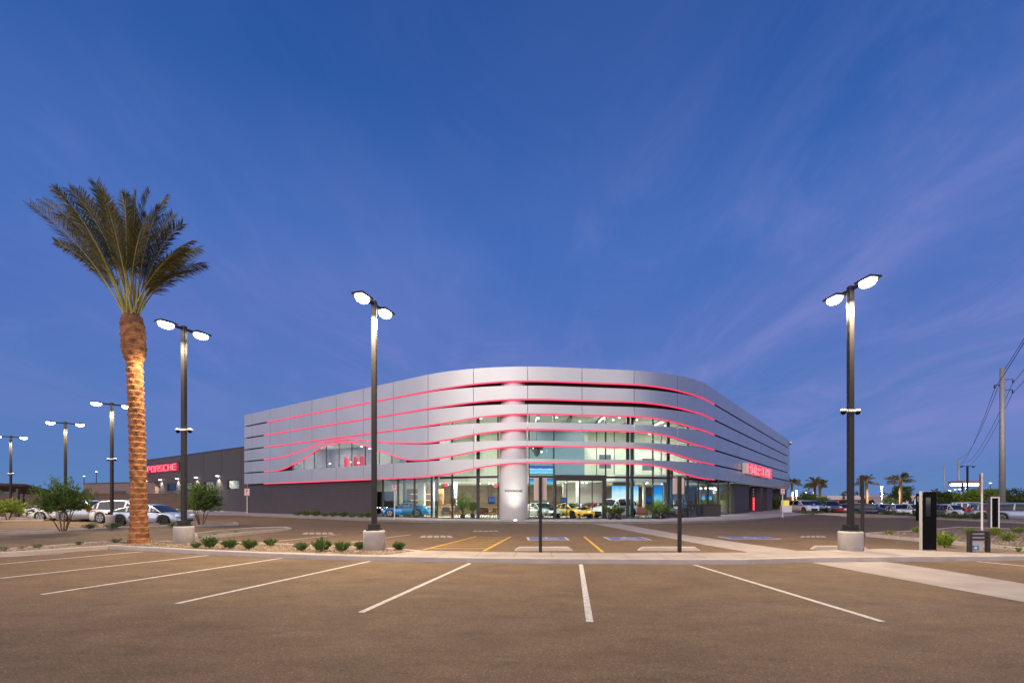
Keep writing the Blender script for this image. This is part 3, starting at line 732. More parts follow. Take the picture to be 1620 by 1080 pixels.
# soffit lights above the front walk, as the photo shows a bright strip along the glass
# ---- lettering on the column
GL = {'P':[(0,0,.18,1),(.18,.82,1,1),(.82,.40,1,.82),(.18,.40,.82,.56)], 'O':[(0,0,.18,1),(.82,0,1,1),(.18,0,.82,.18),(.18,.82,.82,1)],
 'R':[(0,0,.18,1),(.18,.82,1,1),(.82,.40,1,.82),(.18,.40,.82,.56),(.78,0,.96,.40)], 'S':[(0,.82,1,1),(0,.42,.18,.82),(.18,.42,1,.58),(.82,.18,1,.42),(0,0,1,.18)],
 'C':[(0,0,.18,1),(.18,0,1,.18),(.18,.82,1,1)], 'H':[(0,0,.18,1),(.82,0,1,1),(.18,.42,.82,.58)], 'E':[(0,0,.18,1),(.18,0,1,.18),(.18,.82,1,1),(.18,.42,1,.58)]}
def letters(word, origin, right, out, lw, lh, gap, depth, mats_parent, base=0.0, frac=1.0, name='letter', thin=None):
    """each letter a mesh of its own, standing out from the wall"""
    for i, ch in enumerate(word):
        mb = MB()
        for (x0,y0,x1,y1) in GL[ch]:
            if thin: x0,x1,y0,y1 = [v for v in (x0+thin, x1-thin, y0+thin*lw/lh, y1-thin*lw/lh)]
            if x1 <= x0 or y1 <= y0: continue
            X0 = i*(lw+gap)+x0*lw; X1 = i*(lw+gap)+x1*lw
            vs = []
            for zz_ in (y0*lh, y1*lh):
                for X, o in ((X0, base), (X1, base), (X1, base+depth), (X0, base+depth)):
                    p = Vector(origin) + Vector((*right,0))*X + Vector((*out,0))*o; vs.append((p.x,p.y,p.z+zz_))
            mb.add(vs, [(3,2,1,0),(4,5,6,7),(0,1,5,4),(1,2,6,5),(2,3,7,6),(3,0,4,7)])
        m, par, off = mats_parent
        mb.v = [(v[0]-off.x, v[1]-off.y, v[2]-off.z) for v in mb.v]
        mb.build(name, m, par)
# tiny dark wordmark on the white column, following its curve
t = thing('column_wordmark', 'small dark raised wordmark across the white round column', 'sign', (cp.x, cp.y-RC, ZP(776.5, cp.y-RC)))
mb = MB(); word = 'PORSCHE'; arc = 1.42; lw = arc/7*.72
for i, ch in enumerate(word):
    for (x0,y0,x1,y1) in GL[ch]:
        vs = []
        for zv in (y0, y1):
            for X, o in ((x0,0.002),(x1,.002),(x1,.03),(x0,.03)):
                th = ((i+.14)*arc/7 + X*lw - arc/2)/RC; rr = RC+o
                vs.append((rr*math.sin(th), RC - rr*math.cos(th), -.06+zv*.12))
        mb.add(vs, [(3,2,1,0),(4,5,6,7),(0,1,5,4),(1,2,6,5),(2,3,7,6),(3,0,4,7)])
mb.build('lettering', M['dark_frame'], t)
# large red letters on the right-hand facade
s0 = hit(1173.5); s1 = hit(1213.5); p0, n0 = at_s(s0); p1, _ = at_s(s1); rt = (p1-p0).normalized(); L_ = (p1-p0).length
zb = ZP(740, p0.y)-.62
t = thing('illuminated_sign', 'red illuminated capital letters standing out from the blue-grey right facade', 'sign', (p0.x, p0.y, zb))
o_ = Vector((p0.x, p0.y, zb)); gap = L_/7*.22; lw = (L_-6*gap)/7
letters('PORSCHE', o_, rt, n0, lw, 1.2, gap, .5, (M['white_metal'], t, o_), base=.05, name='letter_return')
letters('PORSCHE', o_, rt, n0, lw, 1.2, gap, .04, (M['neon'], t, o_), base=.552, name='letter_face')
letters('PORSCHE', o_, rt, n0, lw, 1.2, gap, .02, (M['neon_core'], t, o_), base=.594, name='letter_tube', thin=.06)
rl = area((p0.x+rt.x*L_/2+n0.x*.3, p0.y+rt.y*L_/2+n0.y*.3, zb+.6), L_, 14, (1,.03,.06), sy=1.0)  # bare red area light without a fixture, stands in for the letters' glow
rl.rotation_euler = Vector((-n0.x,-n0.y,0)).to_track_quat('-Z','Y').to_euler(); rl.parent = t; rl.location = Vector(rl.location) - o_
# small security camera at the far right corner
# building walk
last = GP([(1262,806.3)])[0]
mb = MB(); mb.prism(bwp + [last, tuple(B2), (0,120), (-110,110)], -.02, .148); struct(mb.build('pavement', mat('pavement', (.40,.345,.34), .8, var=.12, vscale=1.0, bump=.2)))
mb = MB(); ribbon_solid(mb, bwp, strip_inset(bwp, .16), -.8, .152); struct(mb.build('kerb', M['kerb']))

# ------------------------------------------------------------------ SERVICE BUILDING
q1 = Vector(D(388, 66)); q0 = Vector(D(232, 88)); ux = (q1-q0).normalized(); un = Vector((ux.y,-ux.x)); L2 = (q1-q0).length
HT = 8.75
sv = thing('service_building', 'dark grey low service building with high square windows left of the showroom', 'building', (q0.x,q0.y,0), math.atan2(ux.y,ux.x))
def sx(px):  # distance along the wall of a photo column
    k = (px-810)/F; return (k*q0.y - q0.x)/(ux.x - k*ux.y)
mb = MB()
wins = [(239.4,252.8),(264.5,279.5),(290,303),(323,341),(359.5,378)]
edges = [0] + [v for a,b in wins for v in (sx(a), sx(b))] + [L2+12]
zs0, zs1 = 3.2, 4.45
mb.box(0, L2+12, 0, .3, 0, zs0); mb.box(0, L2+12, 0, .3, zs1, HT)
for a, b in zip(edges[::2], edges[1::2]): mb.box(a, b, 0, .3, zs0, zs1)
for j in range(1, 7):
    x = j*(L2)/6.2; mb.box(x-.03, x+.03, -.012, -.002, 0, HT, mi=1)
mb.box(0, .3, .3, 30, 0, HT); mb.box(0, L2+12, .3, 30, HT-.4, HT-.25)
mb.build('wall', [M['charcoal'], M['dark_core']], sv)
mb = MB(); mb.box(-.05, L2+12, -.06, .34, HT, HT+.12); mb.build('parapet_cap', M['dark_frame'], sv)
for i, (a, b) in enumerate(wins):
    a, b = sx(a), sx(b)
    mb = MB(); mb.box(a, a+.12, .1, .25, zs0, zs1); mb.box(b-.12, b, .1, .25, zs0, zs1); mb.box(a+.12, b-.12, .1, .25, zs1-.1, zs1); mb.box(a+.12,b-.12,.1,.25,zs0,zs0+.08)
    wf = mb.build('window', M['dark_frame'], sv)
    mb = MB(); mb.box(a+.12, b-.12, .15, .17, zs0+.08, zs1-.1); mb.build('pane', M['clear_glass'], wf)
    mb = MB(); mb.box(a-.6, b+.6, 3.0, 3.1, zs0-1, zs1+1); mb.build('interior_wall', [M['plaster'], M['brown_wall']][0], wf)
    mb = MB(); mb.box(a+.2, b-.3, 1.5, 2.2, zs0-.2, zs0+.35); mb.build('shelf', M['dark_frame'], wf)
    l = bpy.data.lights.new('window_lamp','AREA'); l.energy = [30,40,60,150,190][i]; l.size = 1; l.color = (1,.95,.85)
    o = link(bpy.data.objects.new('window_lamp', l)); o.parent = wf; o.location = ((a+b)/2, 1.4, zs1+.9)
for i, px in enumerate((231.8, 255, 281.5, 311.5, 345.5)):
    x = sx(px)+.2; 
    mb = MB(); mb.box(x-.2, x+.2, -.42, 0, 5.15, 5.27); mb.box(x-.05,x+.05,-.1,0,4.95,5.15); wl = mb.build('wall_lamp', M['white_metal'], sv)
    mb = MB(); mb.box(x-.16, x+.16, -.38, -.08, 5.07, 5.145); mb.build('lamp_lens', M['lamp_dim'], wl)
    l = bpy.data.lights.new('wall_lamp_light','SPOT'); l.energy = 900; l.spot_size = R(120); l.spot_blend = .6; l.color = (1,.92,.65); l.shadow_soft_size = .1
    o = link(bpy.data.objects.new('wall_lamp_light', l)); o.parent = wl; o.location = (x, -.3, 5.03); o.rotation_euler = (R(-12), 0, 0)
a = sx(235.5); b = sx(281); o_ = q0 + ux*a
zb = 6.55
t = thing('neon_sign', 'red neon capital letters glowing on the dark grey service building', 'sign', (o_.x, o_.y, zb))
o3 = Vector((o_.x,o_.y,zb)); L_ = b-a; gap = L_/7*.2; lw = (L_-6*gap)/7
mb = MB(); 
pp = []
vs = []
for z_ in (-.25, 1.35):
    for X, o in ((-.4,.02),(L_+.9,.02),(L_+.9,.10),(-.4,.10)):
        p = ux*X + un*o; vs.append((p.x,p.y,z_))
mb.add(vs, [(3,2,1,0),(4,5,6,7),(0,1,5,4),(1,2,6,5),(2,3,7,6),(3,0,4,7)]); mb.build('back_board', M['dark_frame'], t)
letters('PORSCHE', o3, ux, un, lw, 1.05, gap, .12, (M['neon'], t, o3), base=.12)
letters('PORSCHE', o3, ux, un, lw, 1.05, gap, .02, (M['neon_core'], t, o3), base=.243, name='letter_tube', thin=.05)
rl = area((0,0,0), L_, 60, (1,.02,.05), sy=.9); rl.parent = t; rl.location = ux*(L_/2)+un*.9 if False else Vector((*(ux*(L_/2)+un*1.0), .5)); rl.rotation_euler = Vector((-un.x,-un.y,0)).to_track_quat('-Z','Y').to_euler()  # unseen red area light before the neon, stands in for its glow on the wall
# brown building and block wall further left
x0, y0 = D(132, 92); x1, y1 = D(245, 84)
t = thing('storage_building', 'flat-roofed brown building behind the car park, left of the service building', 'building', (x0,y0,0), math.atan2(y1-y0,x1-x0))
L3 = math.hypot(x1-x0,y1-y0); mb = MB(); mb.box(0, L3, 0, 16, 0, 4.7); mb.build('wall', mat('brown_render', (.20,.14,.125), .85, var=.1), t)
mb = MB(); mb.box(-.06, L3, -.06, .25, 4.7, 4.85); mb.build('parapet_cap', M['dark_frame'], t)
for f0, f1 in ((.45,.62),(.75,.9)): mb = MB(); mb.box(L3*f0, L3*f1, -.05, 0.0, 0, 3.3); mb.build('shutter_door', M['dark_frame'], t)
x0, y0 = D(-260, 56); x1, y1 = D(290, 66)
t = thing('block_wall', 'long low brown block wall behind the parked cars on the left', 'wall', (x0,y0,0), math.atan2(y1-y0,x1-x0))
L3 = math.hypot(x1-x0,y1-y0); mb = MB(); mb.box(0, L3, 0, .25, 0, 2.45); mb.box(0, L3, -.04, .29, 2.45, 2.55)
def blocks():
    m = mat('block_wall', (.17,.115,.085), .9, var=.12); nt = m.node_tree; b = nt.nodes['Principled BSDF']
    t_ = nt.nodes.new('ShaderNodeTexCoord'); mp = nt.nodes.new('ShaderNodeMapping'); mp.inputs['Rotation'].default_value = (R(90),0,0); br = nt.nodes.new('ShaderNodeTexBrick')
    br.inputs['Color1'].default_value = (.19,.125,.09,1); br.inputs['Color2'].default_value = (.15,.10,.075,1); br.inputs['Mortar'].default_value = (.10,.075,.06,1); br.inputs['Scale'].default_value = 1
    br.inputs['Brick Width'].default_value = .4; br.inputs['Row Height'].default_value = .2; br.inputs['Mortar Size'].default_value = .012
    nt.links.new(t_.outputs['Object'], mp.inputs[0]); nt.links.new(mp.outputs[0], br.inputs['Vector']); nt.links.new(br.outputs[0], b.inputs['Base Color']); return m
mb.build('masonry', blocks(), t)
# carport canopy far left
x0, y0 = D(-40, 48)
t = thing('carport', 'dark slanting carport roof at the left edge', 'carport', (x0,y0,0))
mb = MB(); vs = []
xa = D(-60,46)[0]-x0; xb = D(42,58)[0]-x0
za, zb_ = ZP(766,46), ZP(781.5,58)
mb.add([(xa,-2,za),(xb,10,zb_),(xb+.2,10.3,zb_+.3),(xa,-2,za+.25),(xa,4,za),(xb,14,zb_),(xb+.2,14,zb_+.3),(xa,4,za+.25)], [(0,1,2,3),(4,7,6,5),(0,4,5,1),(3,2,6,7),(0,3,7,4),(1,5,6,2)])
mb.build('canopy', M['dark_frame'], t)
mb = MB(); mb.box(xa+2,xa+2.2,1,1.2,0,za-.3); mb.build('post', M['dark_frame'], t)
mb = MB(); mb.box(xb-1,xb-.8,10.4,10.6,0,zb_); mb.build('post', M['dark_frame'], t)
# ------------------------------------------------------------------ LAMPS
def lamp_heads(t, hz, arm, ang, e, lens='lamp_lens', cone=152):
    for sgn in (1, -1):
        Mx = Matrix.Rotation(ang, 4, 'Z') @ Matrix.Scale(sgn, 4, (1,0,0))
        mb = MB(); mb.box(.07, arm-.28, -.035, .035, hz-.03, hz+.05, M=Mx); mb.box(arm-.27, arm+.31, -.185, .185, hz+.0, hz+.06, M=Mx); mb.box(arm-.2, arm+.1, -.11, .11, hz+.06, hz+.10, M=Mx)
        hd = mb.build('lamp_head', M['pole'], t)
        mb = MB(); n_ = 20; vv = []
        for rf_, zf_ in ((1,-.003),(.97,-.06),(.80,-.12),(.5,-.155),(.12,-.17)):
            vv += [tuple(Mx @ Vector((arm+.02+.27*rf_*math.cos(2*math.pi*k/n_), .18*rf_*math.sin(2*math.pi*k/n_), hz+zf_))) for k in range(n_)]
        mb.add(vv, [(i*n_+k, i*n_+(k+1)%n_, (i+1)*n_+(k+1)%n_, (i+1)*n_+k) for i in range(4) for k in range(n_)] + [tuple(4*n_+k for k in range(n_))], 0, True); mb.build('lens', M[lens], hd)
        if e:
            l = bpy.data.lights.new('lamp_light', 'SPOT'); l.shadow_soft_size = .2; l.spot_size = R(cone); l.spot_blend = .25; l.energy = e*LK; l.color = (1,.78,.47)
            o = link(bpy.data.objects.new('lamp_light', l)); o.parent = hd; q = Mx @ Vector((arm+.03, 0, hz-.30)); o.location = q
def street_lamp(x, y, top, ang, label, e=500, arm=.62, pier=True, cams=None, z0=0.0, group='twin-headed car park lamps', lens='lamp_lens', w=.075, cone=152):
    t = thing('street_lamp', label, 'street lamp', (x, y, z0), 0, group)
    b = 0
    if pier:
        mb = MB(); mb.lathe([(.335,-.05),(.335,.66),(.325,.695),(.30,.71)], 40); mb.build('concrete_pier', M['pier'], t); b = .71
    mb = MB(); mb.box(-.20,.20,-.20,.20,b-.005,b+.05); mb.box(-.155,.155,-.155,.155,b+.05,b+.2); mb.build('base_cover', M['pole'], t, bevel=.012)
    mb = MB(); mb.box(-w,w,-w,w,b+.1,top); mb.build('pole', M['pole'], t, bevel=.015)
    lamp_heads(t, top-.12, arm, ang, e, lens, cone)
    if cams:
        mb = MB(); mb.box(-.11,.11,-.10,.10,cams-.03,cams+.04); br = mb.build('camera_bracket', M['white_metal'], t)
        for sg in (1,-1):
            mb = MB(); mb.box(*sorted((sg*.08, sg*.20)), -.03,.03, cams, cams+.05); mb.lathe([(.05,.06),(.085,.04),(.09,-.02)], 16, c=(sg*.22,0,cams)); sc_ = mb.build('security_camera', M['white_metal'], t)
            mb = MB(); mb.lathe([(.078,-.02),(.07,-.07),(.04,-.105),(.005,-.115)], 16, c=(sg*.22,0,cams)); mb.build('dome', M['black'], sc_)
    return t
LE = 900; LK = 2.3
x, y = G(592, 874.5); street_lamp(x, y, ZP(484, y)+.15, math.atan2(1.1,.33), 'tall twin-headed lamp on a concrete pier, standing before the showroom left of the white column', LE)
x, y = G(1345.5, 876.5); street_lamp(x, y, ZP(458, y)+.1, math.atan2(-1.1,.12), 'tall twin-headed lamp with two dome cameras on a concrete pier, right of the showroom', LE, cams=ZP(650, y))
x, y = G(291, 862.5); street_lamp(x, y, ZP(520, y)+.1, math.atan2(1.16,.48), 'twin-headed lamp with two dome cameras standing just right of the big palm', 440, cone=128, cams=ZP(680, y))
x, y = G(177, 831.5); street_lamp(x, y, ZP(637, y), math.atan2(.9,.9), 'lamp pole on a pier rising between the parked cars, left of the big palm trunk', 700, arm=.75, cams=ZP(726, y))
x, y = D(103.5, 39); street_lamp(x, y, ZP(667, y), math.atan2(.75,.95), 'lamp pole rising behind the leafy oleander tree', 700, arm=.85)
x, y = D(17, 48); street_lamp(x, y, ZP(689, y), math.atan2(.6,.95), 'leftmost of the twin-headed lamps, before the carport', 700, arm=.9, cams=ZP(749, y))
# small lamps beyond the wall and on the right
def small_lamp(px, topy, d, label, e=0, name='street_lamp', w=.06, head=.35, lit=0, col='lamp_dim', z0=0.0, grp='distant single lamps'):
    x, y = D(px, d); zt = ZP(topy, d); t = thing(name, label, 'street lamp', (x,y,z0), 0, grp)
    mb = MB(); mb.tube([(0,0,0),(0,0,zt-z0)], [w*1.3,w], 8); mb.build('pole', M['pole'] if col == 'lamp_dim' else M['white_metal'], t)
    mb = MB(); mb.box(-head,head,-head*.6,head*.6,zt-z0,zt-z0+.12); h = mb.build('lamp_head', M['pole'], t)
    mb = MB(); mb.lathe([(head*.35,-.34*head-.02),(head*.8,-.2*head-.02),(head*.85,-.012)], 14, c=(0,0,zt-z0)); mb.build('lens', M['lamp_dim'], h)
    if lit:
        l = bpy.data.lights.new('lamp_light', 'AREA'); l.shape = 'DISK'; l.size = .6; l.energy = lit; l.color = (1,.88,.62); o = link(bpy.data.objects.new('lamp_light', l)); o.parent = h; o.location = (0,0,zt-z0-.5*head-.1)
small_lamp(133, 752.5, 104, 'small distant lamp on a dark pole above the corner of the brown flat-roofed building', head=.2)
small_lamp(152.5, 745.5, 104, 'small distant lamp on a dark pole rising over the middle of the brown flat-roofed building', head=.2)
small_lamp(20, 766.5, 96, 'small bright lamp beside the left edge, above the carport roof', head=.25)
for px, ty, d, lb, hd in ((1260,775,95,'bright lamp on a thin pale pole between the showroom corner and the far palm pair',.55),(1275,778,120,'small lamp just left of the far palm pair',.55),(1287.5,778.5,120,'small warm lamp in front of the far palm pair trunks',.5),
    (1395,769,85,'brightest far lamp, left of the single palm with a bushy tree behind',.6),(1504,766,150,'small white lamp high above the olive trees near the slim grey mast',.9),(1503,775,120,'lamp low above the olive trees left of the dark mast',1.0),(1511,773.5,140,'tiny lamp between two brighter ones above the olive trees',.7),
    (1518,773,125,'bright lamp in front of the thick grey mast base',.8),(1529,771,130,'lamp glowing at the left end of the lit canopy',.7),(1567,763.5,160,'small lamp between the red-edged white pole and the big steel utility pole',.9)):
    small_lamp(px, ty, d, lb, head=hd*.42, z0=-.7, col='x' if d < 100 else 'lamp_dim', lit={1260:900,1395:1600,1529:1800,1503:900}.get(px, 0))
x, y = D(1530.5, 90); street_lamp(x, y, ZP(736.5, 90)+.7, R(10), 'unlit dark T-shaped lamp above the bright green tree', 0, arm=1.3, pier=False, z0=-.7, lens='pole', w=.12, group=None)

# ------------------------------------------------------------------ PALM (big)
def palm_trunk(p0, p1, r0, r1, bulge, flare, mats, t, rows=40, n=30, sub=4, bz=1.3):
    p0, p1 = Vector(p0), Vector(p1); Hh = (p1-p0).length
    vs = []; m = rows*sub
    for i in range(m+1):
        f = i/m; c = p0.lerp(p1, f) + Vector((0.05*math.sin(f*3),0,0)); z = f*Hh
        r = r0+(r1-r0)*f + flare*math.exp(-z/.45)
        if bulge: r += bulge*sstep(Hh-bz-.45, Hh-bz+.1, z)*(1-.55*sstep(Hh-.5, Hh, z))
        for k in range(n):
            row = int(i/sub); fr = (i % sub)/sub
            ph = ((k + (row % 2)*2.5) % 5)/5.0
            scale = fr*.075*(1-abs(ph-.5)*1.7)
            rr = r - .02 + scale + random.uniform(-.008,.008); a = 2*math.pi*k/n
            vs.append((c.x+rr*math.cos(a), c.y+rr*math.sin(a), c.z))
    mb = MB(); mb.add(vs, [(i*n+k, i*n+(k+1)%n, (i+1)*n+(k+1)%n, (i+1)*n+k) for i in range(m) for k in range(n)], 0, False)
    mb.add([vs[m*n+k] for k in range(n)], [tuple(range(n))])
    return mb.build('trunk', mats, t)
def frond(mb, base, ctrl, tip, nl, ll, rng, bare=.3, rad=.022, mi_leaf=0, mi_stem=1, wd=.028, droop=.25):
    base, ctrl, tip = Vector(base), Vector(ctrl), Vector(tip)
    B = lambda t: base*(1-t)**2 + ctrl*2*t*(1-t) + tip*t*t
    pts = [B(i/10) for i in range(11)]
    mb.tube(pts, [rad*(1-.85*i/10) for i in range(11)], 5, mi_stem, cap=False)
    side0 = Vector((rng.uniform(-1,1), rng.uniform(-1,1), rng.uniform(-.3,.3)))
    for i in range(nl):
        t = bare + (1-bare)*i/(nl-1); p = B(t); d = (B(min(1,t+.02))-B(max(0,t-.02))).normalized()
        s = d.cross(side0).normalized() if i == 0 else s; s = (s - d*s.dot(d)).normalized(); u = d.cross(s)
        L_ = ll*(.45+.55*math.sin(math.pi*min(1,(i/(nl-1))*.85+.18)))*rng.uniform(.85,1.12)
        for sg in (1,-1):
            q = (d*rng.uniform(.75,1.0) + s*sg*rng.uniform(.55,.8) + u*rng.uniform(.15,.4)).normalized()
            e = p + q*L_ + Vector((0,0,-droop*L_*rng.uniform(.0,.8))); w_ = d*wd
            m_ = p + q*L_*.5
            mb.add([p-w_*.6, p+w_*.6, m_+w_, e, m_-w_], [(0,1,2,3,4)], mi_leaf)
px_, py_ = 220, 858.5
bx, by = G(px_, py_, .1)
palm = thing('palm_tree', 'tall date palm with upswept fronds and an orange-brown scaly trunk in the left foreground bed', 'palm tree', (bx, by, .09))
tx = (209-810)*by/F - bx; tz = ZP(502, by) - .09
palm_trunk((0,0,0), (tx,0,tz), .262, .245, .13, .10, mat('palm_bark', (.27,.115,.045), .9, var=.55, vscale=5, bump=.6, bscale=14), palm)
rng = random.Random(11)
S_ = by/F
tips = [(-166,198,0),(-158,140,.4),(-150,170,-.8),(-118,212,.5),(-95,190,-1),(-72,218,.2),(-50,205,1.2),(-60,180,-1.2),(-30,190,-.6),(-12,178,.9),(2,196,-.5),(15,185,1.3),(32,212,0),(48,196,.8),(40,170,-1.3),(62,178,-.3),(84,166,.3),(74,140,-1.2),(104,135,.2),(112,108,-.4),(96,118,1.2),(-105,160,1.3),(-20,215,.2),(55,150,1.6),(-82,205,-.4),(22,160,-1.8),(-44,160,-2),(-125,182,.1),(70,200,-.2),(-8,205,.4),(-60,202,.6),(-28,200,-.9),(28,196,-.5),(-90,150,-.9),(60,120,.9),(-130,120,-.3),(90,90,.6),(122,120,.1)]
fm = MB()
for i, (dx, dz, dy) in enumerate(tips):
    fm = MB()
    tip = Vector((tx+dx*S_*.84, dy, tz+dz*S_*.93)); base = Vector((tx+rng.uniform(-.16,.16)+dx*S_*.02, dy*.06+rng.uniform(-.1,.1), tz-.15))
    ctrl = base + Vector(((tip.x-base.x)*rng.uniform(.30,.42), (tip.y-base.y)*.4, (tip.z-base.z)*rng.uniform(.66,.84)))
    frond(fm, base, ctrl, tip, 58, .64, rng, bare=.30, rad=.028, wd=.021, droop=.30)
    fm.build('frond', [M['frond'], M['rachis']], palm)
mb = MB(); mb.lathe([(.33,-.55),(.37,-.25),(.31,.02),(.15,.16)], 20, c=(tx,0,tz)); mb.build('leaf_boots', mat('boots', (.20,.08,.04), .9, var=.4, vscale=10, bump=.8, bscale=20), palm)
fm = MB(); frond(fm, (tx-.2,0,tz-.1), (tx-.4,0,tz+.25), (tx-.55,0.1,tz+.75), 8, .2, rng, bare=.5); fm.build('broken_frond', [M['rachis'], M['rachis']], palm)

# far palms
def far_palm(px, topy, d, label, cw=1.6, n=26, seed=0, z0=-.7):
    r = random.Random(seed); x, y = D(px, d); t = thing('palm_tree', label, 'palm tree', (x,y,z0), 0, 'far fan palms on the right'); zt = ZP(topy, d) - z0
    mb = MB(); mb.tube([(0,0,0),(.05,0,zt*.5),(0,0,zt)], [.28,.22,.24], 10); mb.build('trunk', M['bark'], t)
    mb = MB()
    for i in range(n):
        a = r.uniform(0,2*math.pi); el = r.uniform(-.25,1.25); L_ = cw*r.uniform(.8,1.15)
        tip = Vector((math.cos(a)*math.cos(el)*L_, math.sin(a)*math.cos(el)*L_, zt+math.sin(el)*L_*.75 - .15)); ctrl = Vector((tip.x*.5, tip.y*.5, zt+(tip.z-zt)*.9+.3))
        frond(mb, (0,0,zt), ctrl, tip, 14, .55, r, bare=.25, wd=.05, rad=.03)
    mb.build('crown', [M['frond'], M['rachis']], t)
far_palm(1289, 766, 92, 'left one of the pair of far palms beside the showroom corner', 1.9, seed=1)
far_palm(1297, 768, 90, 'right one of the pair of far palms beside the showroom corner', 1.9, seed=2)
far_palm(1371, 763, 88, 'far palm mostly hidden behind the dark sign post near the right lamp', 2.0, seed=3)
far_palm(1424.5, 762, 84, 'single far palm standing before a bushy round tree', 2.1, 30, seed=4)
far_palm(1253, 765, 96, 'far palm whose fronds just peek out past the showroom corner', 1.6, seed=5)

# ------------------------------------------------------------------ SHRUBS, TREES
def leafquad(mb, p, d, L_, w_, rng, mi=0):
    d = d.normalized(); s = d.cross(Vector((rng.uniform(-1,1),rng.uniform(-1,1),rng.uniform(-1,1)))).normalized()*w_
    m_ = p + d*L_*.45
    mb.add([p, m_+s, p+d*L_, m_-s], [(0,1,2,3)], mi)
def shoot_tree(name, label, cat, x, y, z0, hgt, spread, stems, shoots, rng, leaf='leaf', ll=.13, lw=.016, low=.22, group=None, nleaf=34, lean=0):
    t = thing(name, label, cat, (x,y,z0), 0, group)
    ends = []
    for i in range(stems):
        a = 2*math.pi*i/stems + rng.uniform(-.4,.4); r = spread*rng.uniform(.35,.6)
        top = Vector((math.cos(a)*r+lean, math.sin(a)*r, hgt*rng.uniform(.40,.55)))
        mb = MB(); b0 = Vector((math.cos(a)*.12, math.sin(a)*.12, 0)); mid = b0.lerp(top,.5)+Vector((0,0,.12))
        mb.tube([b0, mid, top], [.03,.022,.014], 7); mb.build('stem', M['bark'], t); ends.append((b0, mid, top))
    mb = MB()
    for i in range(shoots):
        b0, mid, top = ends[i % stems]; f = rng.uniform(.25,1); p = (mid.lerp(top, f))
        a = rng.uniform(0,2*math.pi); r = spread*(rng.random()**.6); zt = hgt*rng.uniform(low+.2,1.0)*(1-.28*(r/spread)**2)
        tip = Vector((math.cos(a)*r+lean, math.sin(a)*r, zt)); c = p.lerp(tip,.5)+Vector((math.cos(a)*.1,math.sin(a)*.1,-.05))
        for k in range(nleaf):
            u = .25+.75*k/nleaf; q = p*(1-u)**2+c*2*u*(1-u)+tip*u*u
            dd = (tip-p).normalized()*.9 + Vector((rng.uniform(-1,1),rng.uniform(-1,1),rng.uniform(-.5,.9)))
            leafquad(mb, q+Vector((rng.gauss(0,.03),rng.gauss(0,.03),rng.gauss(0,.03))), dd, ll*rng.uniform(.7,1.2), lw, rng)
        mb.tube([p, c, tip], [.008,.006,.002], 3, 1, cap=False)
    mb.build('foliage', [M[leaf], M['bark']], t); return t
rr = random.Random(5)
x, y = G(100, 839.6, .1); shoot_tree('oleander_tree', 'big leafy oleander on bare stems in front of the white parked cars', 'tree', x, y, .1, ZP(752,y)-.1+.1, 1.38, 5, 170, rr, nleaf=44, ll=.17, lw=.022)
x, y = G(318, 829.5, .1); shoot_tree('oleander_tree', 'bushy oleander between the lamp and the left end of the showroom', 'tree', x, y, .1, ZP(757,y)-.1, 1.35, 5, 170, rr, nleaf=44, leaf='leaf', ll=.17, lw=.022)
x, y = G(12, 822, .1); shoot_tree('young_tree', 'bright young leafy tree beside a leaning stake at the left edge', 'tree', x, y, .1, ZP(784,y)-.1, 1.3, 4, 130, rr, leaf='leaf_bright', ll=.16, lw=.024, low=.1)
x, y = G(22, 819, .1); mb = MB(); mb.tube([(0,0,0),(.22,0,1.9)], .035, 8); tag(mb.build('wooden_stake', M['wood'], loc=(D(16,y)[0],y,.05)), 'slim leaning wooden stake beside the bright young tree', 'stake')
def tuft(px, py, wpx, hpx, label, rng, z0=.1, leaf='shrub', dens=1.0, group='green shrubs along the near walkway', name='shrub', cat='shrub'):
    x, y = G(px, py, z0); t = thing(name, label, cat, (x,y,z0-.01), 0, group); W_ = wpx*y/F/2; Hh = hpx*y/F
    mb = MB()
    for i in range(int(70*dens)):
        a = rng.uniform(0,2*math.pi); r = W_*math.sqrt(rng.random()); el = 1-.35*(r/W_)**2
        tip = Vector((math.cos(a)*r, math.sin(a)*r, Hh*el*rng.uniform(.55,1.05))); b = Vector((math.cos(a)*r*.35, math.sin(a)*r*.35, 0))
        for k in range(9):
            u = .15+.85*k/8; q = b.lerp(tip, u) + Vector((0,0,.04*math.sin(u*3)))
            leafquad(mb, q, (tip-b).normalized()+Vector((rng.uniform(-.7,.7),rng.uniform(-.7,.7),rng.uniform(-.2,.6))), Hh*.26*rng.uniform(.7,1.2), Hh*.045, rng)
    mb.build('foliage', M[leaf], t)
    mb = MB()
    for i in range(5):
        a = i*1.26; mb.tube([(0,0,0),(math.cos(a)*W_*.3,math.sin(a)*W_*.3,Hh*.5)], [.012,.006], 4)
    mb.build('stem', M['bark'], t)
rg = random.Random(9)
row = [(310,866.5,20,10,'leftmost low shrub hugging the foot of the lamp pier beside the palm'),(332,866.5,27,19,'second green shrub right of the left lamp pier'),(363,867.3,27,17,'third green shrub right of the left lamp pier'),(394,868.5,25,17,'fourth green shrub in the bed, last before the set-back one'),
  (427,863.2,24,13,'green shrub set back from the walkway at the kerb of the bed'),(477,870.8,27,14,'green shrub standing alone in the middle of the gravel bed'),(509,872,33,22,'largest green shrub in the gravel bed'),(541,872,32,18,'rounded bright green shrub right of the largest one'),
  (569,868.8,20,13,'small shrub against the left side of the middle lamp pier'),(631,870.2,22,15,'yellow-green shrub just right of the middle lamp pier')]
for a in row: tuft(a[0], a[1], a[2]*.92, a[3]*.9, a[4], rg)
